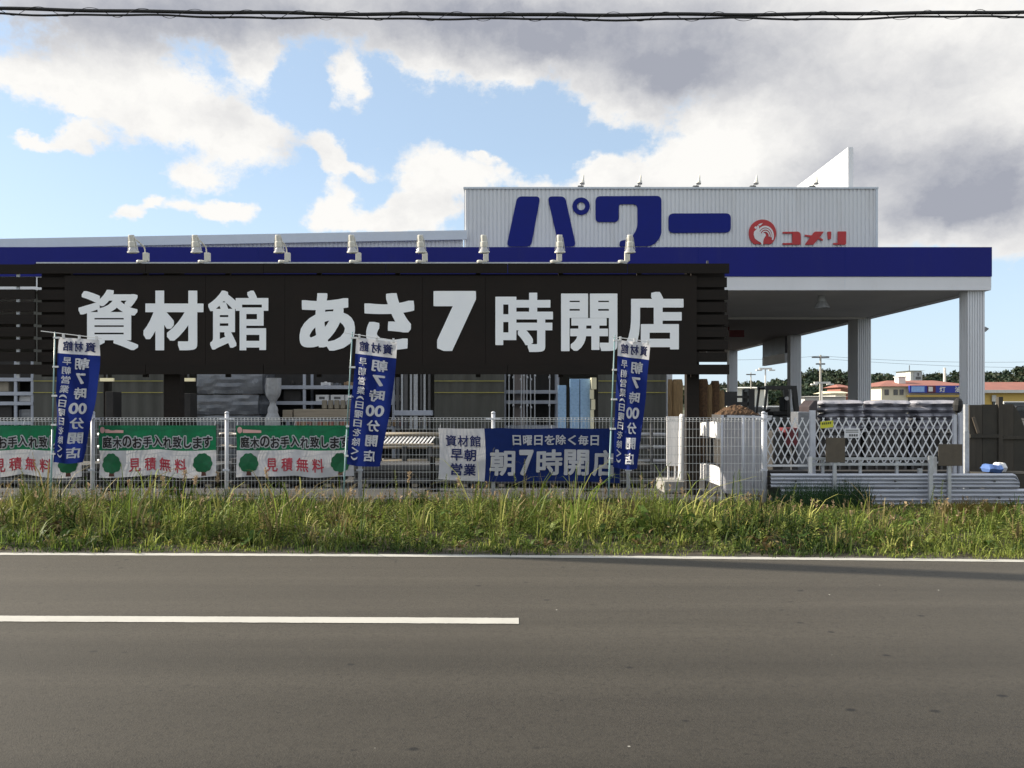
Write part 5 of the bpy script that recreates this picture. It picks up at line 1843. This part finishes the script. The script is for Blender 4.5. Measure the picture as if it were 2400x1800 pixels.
MB().box(WX(2150, 160), WX(2153, 160), 159.8, 159.87, WZ(881, 160), WZ(874, 160)).box(WX(2146, 160), WX(2157, 160), 159.8, 159.87, WZ(889, 160), WZ(883, 160)).build('print', 'steel_dark', h3)
MB().cyl((WX(2143, 160), 162, WZ(869, 160)), (WX(2143, 160), 162, WZ(855, 160)), .08, n=6).build('antenna', 'steel_dark', h3)
house(1886, 1981, 928, 930, 940, 95, 'far_white', 'far_white', 'long low white wall-like shed under the utility pole', dep=5, name='shed')
house(1958, 1982, 916, 922, 940, 110, 'far_white', 'cream_wall', 'tiny white gabled house near the utility pole', dep=6, hip=False)
house(1970, 1990, 900, 908, 930, 140, 'carton_red', 'red_roof', 'orange brown house half hidden by the second column', dep=6)
house(1725, 1800, 906, 910, 940, 130, 'far_white', 'far_white', 'long white low building seen above the forklift', dep=6, name='shed')
house(2036, 2060, 905, 913, 940, 150, 'far_white', 'steel_dark', 'small dark roofed house just right of the second column', dep=8)


def farpole(px, ytop, Y, label, arms, r=.15, m='pole_conc', lamp=False):
    x, z = WX(px, Y), WZ(ytop, Y)
    o = thing('street_lamp' if lamp else 'utility_pole', label, 'street lamp' if lamp else 'pole', (x, Y, 0))
    MB().cyl((x, Y, 0), (x, Y, z), r, r * .7, 8).build('pole', m, o)
    for za_, w in arms:
        MB().box(x - w, x + w, Y - .08, Y + .08, z - za_ - .08, z - za_ + .08).build('arm' if lamp else 'cross_arm', m if lamp else 'steel_dark', o)
    if lamp:
        for sx in (-1, 1):
            MB().box(x + sx * arms[0][1] - .25, x + sx * arms[0][1] + .25, Y - .2, Y + .2, z - .2, z - .09).build('lamp_head', 'far_white', o)
    return o


farpole(1923, 832, 90, 'distant concrete utility pole with crossarms between the second and third columns', ((.25, .95), (1.0, .5)), .16)
farpole(1794, 864, 75, 'pale twin headed street lamp under the dark hanging panel', ((.0, .6),), .09, 'far_white', True)
farpole(1927, 897, 70, 'twin headed street lamp standing near the distant utility pole', ((.0, .7),), .06, 'far_white', True)
farpole(1760, 873, 120, 'thin distant utility pole seen above the forklift mast', ((.3, .7),), .11)
farpole(2214, 862, 130, 'pale distant pole rising behind the red roof by the front column', ((2.5, .3),), .28, 'far_white')
wr = MB()
for (pa, ya), (pb, yb), sag in (((1600, 842), (1923, 834), 5), ((1923, 834), (2500, 846), 8), ((1923, 840), (2500, 862), 6)):
    wr.tube([W(pa + (pb - pa) * t, ya + (yb - ya) * t + sag * 4 * t * (1 - t), 90) for t in np.linspace(0, 1, 14)], .02, 4)
tag(wr.build('power_wire', 'steel_dark', origin=(WX(1923, 90), 90, 7)), 'thin power wires strung from the distant utility pole', 'wire')


def car(px, Y, m, label, name='parked_car', L=4.2, H=1.45, van=False):
    x = WX(px, Y)
    o = thing(name, label, 'van' if van else 'car', (x, Y, 0))
    w = 1.7
    b = [(-.5, .25), (.5, .25), (.5, .75), (.47, .85), (.25, .92), (-.3, .92), (-.48, .85), (-.5, .7)]
    MB().prism_y([(x + a * L, z) for a, z in b], Y, Y + w).build('body', m, o, bevel=.05)
    c = [(-.46, .925), (.40, .925), (.36, H), (-.44, H)] if van else [(-.36, .925), (.22, .925), (.1, H), (-.28, H)]
    MB().prism_y([(x + a * L, z) for a, z in c], Y + .08, Y + w - .08).build('cabin', m, o, bevel=.05)
    c2 = [(-.42, .98), (.36, .98), (.33, H - .12), (-.41, H - .12)] if van else [(-.32, .96), (.17, .96), (.08, H - .1), (-.26, H - .1)]
    MB().prism_y([(x + a * L, z) for a, z in c2], Y + .06, Y + .076).build('window', 'glass_dark', o)
    for a in (-.32, .32):
        for yy in (Y - .02, Y + w - .18):
            MB().lathe([(.2, 0), (.31, .02), (.31, .18), (.2, .2)], (x + a * L, yy, .31), (0, 1, 0), 14).build('wheel', 'black_rubber', o)
    MB().box(x - .5 * L - .02, x - .5 * L + .1, Y + .1, Y + .4, .6, .75).build('headlight', 'lamp_glass', o)
    return o


car(2412, 80, 'black_paint', 'black car parked by the yellow shop at the picture edge')
car(2395, 92, 'car_white', 'white van parked in front of the yellow shop wall', 'parked_van', 4.6, 1.95, True)
car(2080, 88, 'car_silver', 'silver car parked before the cream shop, behind the bag stacks')
car(1830, 70, 'car_white', 'white car seen through the forklift in the car park')
car(1775, 64, 'car_silver', 'silver car seen left of the forklift mast in the car park')

# ================================================================== VERGE GRASS AND WEEDS
def verge_h(x, y):
    """height of the growth across the verge: low at the road, tall along the middle"""
    e = np.array([edge_y(v) for v in np.atleast_1d(x)]) + .18
    t = (y - e) / (12.3 - e)
    patch = np.array([mnoise.noise((a * .9, b * .9, 4.0)) for a, b in zip(np.atleast_1d(x), np.atleast_1d(y))])
    patch2 = np.array([mnoise.noise((a * .35, 2.0, 9.0)) for a in np.atleast_1d(x)])
    k = np.interp(np.atleast_1d(x), [-9, -2, 3.2, 4.2, 9], [.1075, .107, .110, .1225, .1235])
    base = np.minimum(.05 + .7 * t, np.clip((1.5 - k * y - .05) / 1.62, .03, 1))
    return np.clip(base * (1 + .95 * patch + .35 * patch2), .025, 1), t


def blades(n, x0, x1, hs, wd, cols, lean=.45, yr=None, seed=1, dry=.2, minh=.04):
    r = np.random.default_rng(seed)
    x = r.uniform(x0, x1, n)
    e = np.array([edge_y(v) for v in x]) + .16 + .05 * np.array([mnoise.noise((v * 3, 1, 1)) for v in x])
    y = e + (12.55 - e) * r.random(n) ** .85 if yr is None else r.uniform(yr[0], yr[1], n)
    # blades come in tufts
    h, t = verge_h(x, y)
    h = np.maximum(minh, h * hs * r.uniform(.45, 1.25, n))
    ang = r.uniform(0, 2 * np.pi, n)
    ln = h * lean * r.uniform(.2, 1.5, n)
    dx, dy = np.cos(ang) * ln + .05 * h, np.sin(ang) * ln
    fa = r.uniform(0, np.pi, n)
    wx_, wy_ = np.cos(fa) * wd * r.uniform(.6, 1.4, n), np.sin(fa) * wd
    V = []
    prev = None
    segs = [(0, 0, 1.0), (.45, .18, .9), (.8, .55, .6), (1.0, 1.0, .08)]
    rows = []
    for f, b, w in segs:
        cx_ = np.stack([x + dx * b, y + dy * b, h * f - .25 * ln * b * b * .6], 1)
        ww = np.stack([wx_ * w, wy_ * w, np.zeros(n)], 1) / 2
        rows.append((cx_ - ww, cx_ + ww))
    for a, b in zip(rows[:-1], rows[1:]):
        V.append(np.stack([a[0], a[1], b[1], b[0]], 1))
    V = np.stack(V, 1).reshape(-1, 3)
    cols = np.array(cols)
    pn = np.array([mnoise.noise((a * .55, b * .8, 2.0)) for a, b in zip(x, y)])
    ci = np.clip(((pn + .5 + r.normal(0, .35, n)) * len(cols)).astype(int), 0, len(cols) - 1)
    c = cols[ci] * r.uniform(.65, 1.35, (n, 1))
    T = np.repeat(c, 12, 0)
    return V, T


GREENS = [(.030, .058, .012), (.065, .11, .02), (.14, .19, .036), (.25, .29, .065), (.38, .38, .11), (.10, .145, .025), (.27, .22, .095), (.16, .21, .04)]


def tufts(nt, per, hs, wd, cols, seed, spread=.06, lean=.7, x0=-9.6, x1=9.6, band=None):
    """grass in tufts: the blades of a tuft share a root, a height and a colour and arch outwards"""
    r = np.random.default_rng(seed)
    tx = r.uniform(x0, x1, nt)
    e = np.array([edge_y(v) for v in tx]) + .13 + .07 * np.array([mnoise.noise((v * 3, 1, 1)) for v in tx])
    ty = e + (12.5 - e) * r.random(nt) ** .8 if band is None else e - .03 + band * r.random(nt) ** 1.3
    th, t = verge_h(tx, ty)
    th = np.maximum(.05, th * hs * np.clip(r.lognormal(-.12, .52, nt), .3, 2.6))
    pn = np.array([mnoise.noise((a * .5, b * .7, 2.0)) for a, b in zip(tx, ty)])
    cols = np.array(cols)
    ci = np.clip(((pn * .9 + .5 + r.normal(0, .28, nt)) * len(cols)).astype(int), 0, len(cols) - 1)
    tcol = cols[ci] * r.uniform(.7, 1.35, (nt, 1))
    k = np.repeat(np.arange(nt), r.integers(per // 2, per * 3 // 2, nt))
    n = len(k)
    ang = r.uniform(0, 2 * np.pi, n)
    ra = spread * np.sqrt(r.random(n)) * (1 + th[k])
    x, y = tx[k] + ra * np.cos(ang), ty[k] + ra * np.sin(ang)
    h = th[k] * r.uniform(.35, 1.12, n)
    an2 = ang + r.normal(0, .7, n)
    ln = h * lean * np.abs(r.normal(.45, .45, n))
    dx, dy = np.cos(an2) * ln + .06 * h, np.sin(an2) * ln
    droop = np.where(r.random(n) < .35, r.uniform(.25, .7, n), r.uniform(0, .2, n)) * ln
    fa = an2 + np.pi / 2 + r.normal(0, .5, n)
    w0 = wd * r.uniform(.5, 1.5, n)
    wx_, wy_ = np.cos(fa) * w0, np.sin(fa) * w0
    rows = []
    for f, b, w in ((0, 0, .8), (.4, .12, 1.0), (.75, .42, .8), (.95, .78, .5), (1.0, 1.12, .06)):
        c = np.stack([x + dx * b, y + dy * b, h * f - droop * b ** 2.2], 1)
        c[:, 2] = np.maximum(c[:, 2], .004)
        ww = np.stack([wx_ * w, wy_ * w, np.zeros(n)], 1) / 2
        rows.append((c - ww, c + ww))
    V = np.stack([np.stack([a[0], a[1], b[1], b[0]], 1) for a, b in zip(rows[:-1], rows[1:])], 1).reshape(-1, 3)
    T = np.repeat(tcol[k] * .95 * r.uniform(.55, 1.4, (n, 1)), 16, 0)
    return V, T


parts_ = [tufts(2000, 12, 1.1, .011, GREENS, 3, lean=.9),
          tufts(800, 9, 1.3, .016, GREENS[1:], 8, lean=1.15),
          tufts(2600, 10, .5, .010, GREENS[:4], 4, spread=.12, lean=1.3),
          tufts(1500, 9, .9, .009, GREENS[:4], 14, spread=.10, lean=1.2, band=.75),
          tufts(420, 9, 1.25, .007, [(.26, .21, .10), (.22, .17, .08), (.16, .15, .05)], 5, lean=.9)]
V = np.concatenate([p[0] for p in parts_])
T = np.concatenate([p[1] for p in parts_])
stuff(npmesh('verge_grass', V, 4, T, 'leaf'))
# broad dock-like leaves and dead straw clumps
r = np.random.default_rng(55)
V, T = [], []
for i in range(330):
    x = r.uniform(-9.4, 9.4)
    e = edge_y(x) + .25
    y = e + (12.2 - e) * r.random()
    hh = float(verge_h(np.array([x]), np.array([y]))[0][0])
    dead = r.random() < .22
    col = np.array((.26, .19, .09) if dead else [(.06, .12, .02), (.10, .16, .03), (.17, .21, .05), (.13, .09, .035)][r.integers(4)])
    for k in range(r.integers(6, 15)):
        a = r.uniform(0, 6.28)
        L = hh * r.uniform(.5, 1.0) + .05
        w = L * r.uniform(.09, .17) * (.35 if dead else 1)
        up_ = r.uniform(.35, 1.1)
        d = np.array([np.cos(a), np.sin(a), 0])
        sd = np.array([-np.sin(a), np.cos(a), 0]) * w
        b0 = np.array([x, y, 0]) + d * .02
        pts = [b0, b0 + d * L * .35 + np.array([0, 0, L * .5 * up_]), b0 + d * L * .7 + np.array([0, 0, L * .62 * up_]), b0 + d * L + np.array([0, 0, L * .40 * up_])]
        ws = [.25, 1.0, .85, .05]
        c = col * r.uniform(.55, 1.35)
        for q in range(3):
            V += [pts[q] - sd * ws[q], pts[q] + sd * ws[q], pts[q + 1] + sd * ws[q + 1], pts[q + 1] - sd * ws[q + 1]]
            T += [c] * 4
stuff(npmesh('broadleaf_weeds', np.array(V), 4, np.array(T), 'leaf'))
# leafy stems scattered through the grass
r = np.random.default_rng(77)
V, T = [], []
for i in range(900):
    x = r.uniform(-9.4, 9.4)
    e = edge_y(x) + .5
    y = e + (12.2 - e) * r.random()
    if mnoise.noise((x * .6, y * .6, 11.0)) < -.12:
        continue
    H = float(verge_h(np.array([x]), np.array([y]))[0][0]) * r.uniform(.8, 1.7) + .04
    bx, by = r.normal(0, .06, 2)
    col = np.array([(.15, .21, .04), (.22, .27, .06), (.28, .31, .085), (.08, .13, .025)])[r.integers(4)]
    nl = int(10 + H * 75)
    for k in range(nl):
        t = .15 + .85 * k / nl
        p = np.array([x + bx * t * t, y + by * t * t, H * t])
        a = k * 2.4 + r.random()
        L = .085 * (1.15 - .65 * t) * r.uniform(.6, 1.25)
        d = np.array([np.cos(a), np.sin(a), .35 + .5 * t])
        d /= np.linalg.norm(d)
        sd = np.array([-np.sin(a), np.cos(a), 0]) * L * .16
        m1 = p + d * L * .5
        V += [p, m1 + sd, p + d * L - np.array([0, 0, L * .25]), m1 - sd]
        T += [col * r.uniform(.5, 1.3)] * 4
    V += [[x - .002, y, 0], [x + .002, y, 0], [x + bx + .001, y + by, H], [x + bx - .001, y + by, H]]
    T += [np.array((.12, .12, .04))] * 4
stuff(npmesh('leafy_weeds', np.array(V), 4, np.array(T), 'leaf'))
# low sunlit broadleaf cover between the grass
r = np.random.default_rng(21)
n = 42000
x = r.uniform(-9.5, 9.5, n)
e = np.array([edge_y(v) for v in x]) + .22
y = e + (12.4 - e) * r.random(n) ** .9
h, t = verge_h(x, y)
clump = np.array([mnoise.noise((a * 1.7, b * 1.7, 7.0)) for a, b in zip(x, y)])
z = h * (1.0 + .5 * clump) * r.random(n) ** .55
a = r.normal(size=(n, 3))
a[:, 2] *= .45
a /= np.linalg.norm(a, axis=1)[:, None]
b = np.cross(a, r.normal(size=(n, 3)))
b /= np.linalg.norm(b, axis=1)[:, None]
s = r.uniform(.010, .028, (n, 1))
C = np.stack([x, y, np.maximum(z, .015)], 1)
V = np.stack([C - a * s, C + b * s * .32, C + a * s, C - b * s * .32], 1).reshape(-1, 3)
cols = np.array([(.045, .085, .016), (.09, .14, .024), (.16, .21, .04), (.26, .28, .07), (.20, .15, .06)])
ci = np.clip(((clump + .45 + r.normal(0, .25, n)) * 5).astype(int), 0, 4)
T = np.repeat(cols[ci] * r.uniform(.45, 1.15, (n, 1)), 4, 0)
keep = np.repeat(clump > -.25, 4)
stuff(npmesh('verge_weeds', V[keep], 4, T[keep], 'leaf'))
# tan seed heads
n = 420
x = r.uniform(-9, 9, n)
e = np.array([edge_y(v) for v in x])
y = e + (12.2 - e) * r.uniform(.3, 1, n)
h, t = verge_h(x, y)
V, T = [], []
for i in range(n):
    H = h[i] * r.uniform(1.0, 1.5) + .06
    dx, dy = r.normal(0, .05), r.normal(0, .04)
    q0 = np.array([x[i], y[i], 0])
    q1 = np.array([x[i] + dx, y[i] + dy, H])
    w = np.array([.0025, 0, 0])
    V += [q0 - w, q0 + w, q1 + w, q1 - w]
    c0 = np.array((.16, .15, .06))
    T += [c0] * 4
    c1 = np.array((.34, .25, .15)) * r.uniform(.6, 1.3)
    L = r.uniform(.05, .11)
    for k in range(9):
        p = q1 + np.array([dx, dy, 1]) / 1.0 * (L * k / 9 - .02) * np.array([1.2, 1, 1])
        d = r.normal(0, 1, 3) * .012 + np.array([0, 0, .012])
        sd = r.normal(0, 1, 3) * .005
        V += [p - sd, p + sd, p + d + sd, p + d - sd]
        T += [c1] * 4
stuff(npmesh('grass_seed_heads', np.array(V), 4, np.array(T), 'leaf'))


def grass_clump(px, py_base_Y, label, n, h, rad, cols, name='grass_clump'):
    Y = py_base_Y
    X = WX(px, Y)
    rr = np.random.default_rng(int(px))
    ang = rr.uniform(0, 2 * np.pi, n)
    ra = rad * np.sqrt(rr.random(n))
    x, y = X + ra * np.cos(ang), Y + ra * .35 * np.sin(ang)
    H = h * rr.uniform(.5, 1.1, n) * (1 - .35 * (ra / rad) ** 2)
    lx, ly = rr.normal(0, .10, n) * H / .4, rr.normal(0, .06, n)
    V = []
    for f0, f1 in ((0, .5), (.5, 1)):
        w0, w1 = .004 * (1 - f0 * .5), .004 * (1 - f1 * .9)
        A = np.stack([x + lx * f0 ** 2, y + ly * f0, H * f0], 1)
        B = np.stack([x + lx * f1 ** 2, y + ly * f1, H * f1], 1)
        wv = np.array([1, 0, 0])
        V.append(np.stack([A - wv * w0, A + wv * w0, B + wv * w1, B - wv * w1], 1))
    V = np.stack(V, 1).reshape(-1, 3)
    c = np.array(cols)[rr.integers(0, len(cols), n)] * rr.uniform(.7, 1.3, (n, 1))
    o = npmesh(name, V - np.array([X, Y, 0]), 4, np.repeat(c, 8, 0), 'leaf')
    o.location = (X, Y, 0)
    return tag(o, label, 'plant')


grass_clump(1895, 11.75, 'big dark green tuft of fine grass in front of the guard rails', 750, .44, .55, [(.022, .055, .022), (.03, .07, .025), (.018, .045, .02)])
grass_clump(1990, 11.9, 'smaller dark green grass tuft beside the big one, under the first plaque', 420, .46, .35, [(.022, .055, .022), (.03, .07, .025)])
grass_clump(2290, 10.6, 'rusty brown tuft of dry grass near the road at the far right', 800, .30, .5, [(.16, .10, .03), (.13, .10, .03), (.10, .10, .03)])
grass_clump(1470, 10.2, 'straw coloured matted grass tuft below the third flag', 700, .32, .42, [(.22, .16, .09), (.18, .14, .07), (.12, .12, .04)])
grass_clump(70, 10.6, 'bright tall yellow green reed tuft before the first green banner', 260, .62, .22, [(.14, .17, .04), (.17, .19, .05)])


def tall_weed(px, Y, h, label, seed, col=(.12, .16, .035), kind='horseweed'):
    rr = random.Random(seed)
    x = WX(px, Y)
    o = thing('tall_weed', label, 'weed', (x, Y, 0), 'tall weeds standing above the verge grass')
    bend = rr.uniform(-.06, .06)
    path = [(x + bend * t * t, Y + .02 * math.sin(t * 3), h * t) for t in np.linspace(0, 1, 9)]
    MB().tube(path, lambda t: .006 * (1 - .7 * t), 5).build('stem', 'stem_green', o)
    V, T = [], []
    nl = int(h * 130)
    for k in range(nl):
        t = .12 + .88 * k / nl
        i = min(7, int(t * 8))
        p = np.array(path[i]) + (np.array(path[i + 1]) - np.array(path[i])) * (t * 8 - i)
        a = k * 2.4 + rr.random()
        L = (.085 if kind == 'horseweed' else .06) * (1.15 - .75 * t) * rr.uniform(.7, 1.2)
        d = np.array([math.cos(a), math.sin(a) * .8, .55 + .5 * t])
        d /= np.linalg.norm(d)
        sd = np.cross(d, (0, 0, 1))
        sd = sd / np.linalg.norm(sd) * L * .13
        m1 = p + d * L * .5 + np.array([0, 0, .006])
        tip = p + d * L - np.array([0, 0, L * .3])
        V += [p, m1 + sd, tip, m1 - sd]
        c = np.array(col) * rr.uniform(.65, 1.4)
        T += [c] * 4
    lf = npmesh('leaves', np.array(V) - np.array([x, Y, 0]), 4, np.array(T), 'leaf')
    lf.parent = o
    if kind == 'plume':
        V, T = [], []
        for k in range(60):
            t = rr.uniform(.8, 1.06)
            p = np.array(path[-1]) + np.array([bend * (t - 1) * 2 + rr.gauss(0, .012), rr.gauss(0, .01), h * (t - 1)])
            d = np.array([rr.gauss(0, .01), rr.gauss(0, .01), .02])
            sd = np.array([.004, rr.gauss(0, .002), 0])
            V += [p - sd, p + sd, p + d + sd, p + d - sd]
            T += [np.array((.42, .31, .20)) * rr.uniform(.6, 1.3)] * 4
        hd_ = npmesh('seed_head', np.array(V) - np.array([x, Y, 0]), 4, np.array(T), 'leaf')
        hd_.parent = o
    return o


TW = [(1212, 10.6, .62, 'tall bright leafy weed crossing the lower edge of the blue banner', (.15, .19, .05), 'horseweed'),
      (1228, 10.7, .78, 'thin taller weed stem beside the bright leafy weed at the blue banner', (.13, .12, .05), 'horseweed'),
      (1740, 10.5, .66, 'tall green leafy weed in front of the folding panel gate', (.10, .16, .04), 'horseweed'),
      (1765, 10.4, .42, 'shorter leafy weed just right of the tall one at the folding gate', (.10, .16, .04), 'horseweed'),
      (1856, 10.6, .47, 'slim leafy weed rising before the dark grass tuft', (.12, .16, .04), 'horseweed'),
      (2183, 10.9, .42, 'lone leafy weed in front of the grey stake by the guard rails', (.13, .17, .05), 'horseweed'),
      (2206, 11.0, .48, 'thin weed just right of the grey stake by the guard rails', (.13, .17, .05), 'horseweed'),
      (55, 10.9, .66, 'tall pale weed before the cut off green banner', (.17, .19, .06), 'horseweed'),
      (310, 10.9, .46, 'tan plume grass under the left printed tree of the second banner', (.14, .13, .05), 'plume'),
      (385, 11.0, .50, 'tan plume grass under the red print of the second banner', (.14, .13, .05), 'plume'),
      (425, 11.2, .56, 'tan plume grass under the right printed tree of the second banner', (.14, .13, .05), 'plume'),
      (452, 11.1, .50, 'reddish plume grass left of the post between the two green banners', (.15, .12, .05), 'plume'),
      (510, 11.2, .54, 'tan plume grass touching the post between the two green banners', (.14, .13, .05), 'plume'),
      (632, 11.2, .60, 'dark plume grass below the left tree of the third banner', (.10, .08, .05), 'plume'),
      (930, 10.9, .62, 'tall flowering weed in the open mesh right of the middle flag', (.16, .19, .05), 'horseweed'),
      (952, 11.0, .56, 'small plume beside the flowering weed right of the middle flag', (.16, .16, .06), 'plume'),
      (1040, 10.8, .58, 'leafy weed under the white left end of the blue banner', (.13, .18, .04), 'horseweed'),
      (1080, 10.9, .50, 'thin plume weed under the white left end of the blue banner', (.14, .16, .05), 'plume'),
      (1535, 10.6, .44, 'leafy weed in the open mesh right of the third flag', (.11, .16, .04), 'horseweed')]
for i, (px, Y, h, lb, c, kd) in enumerate(TW):
    tall_weed(px, Y, h, lb, 100 + i, c, kd)
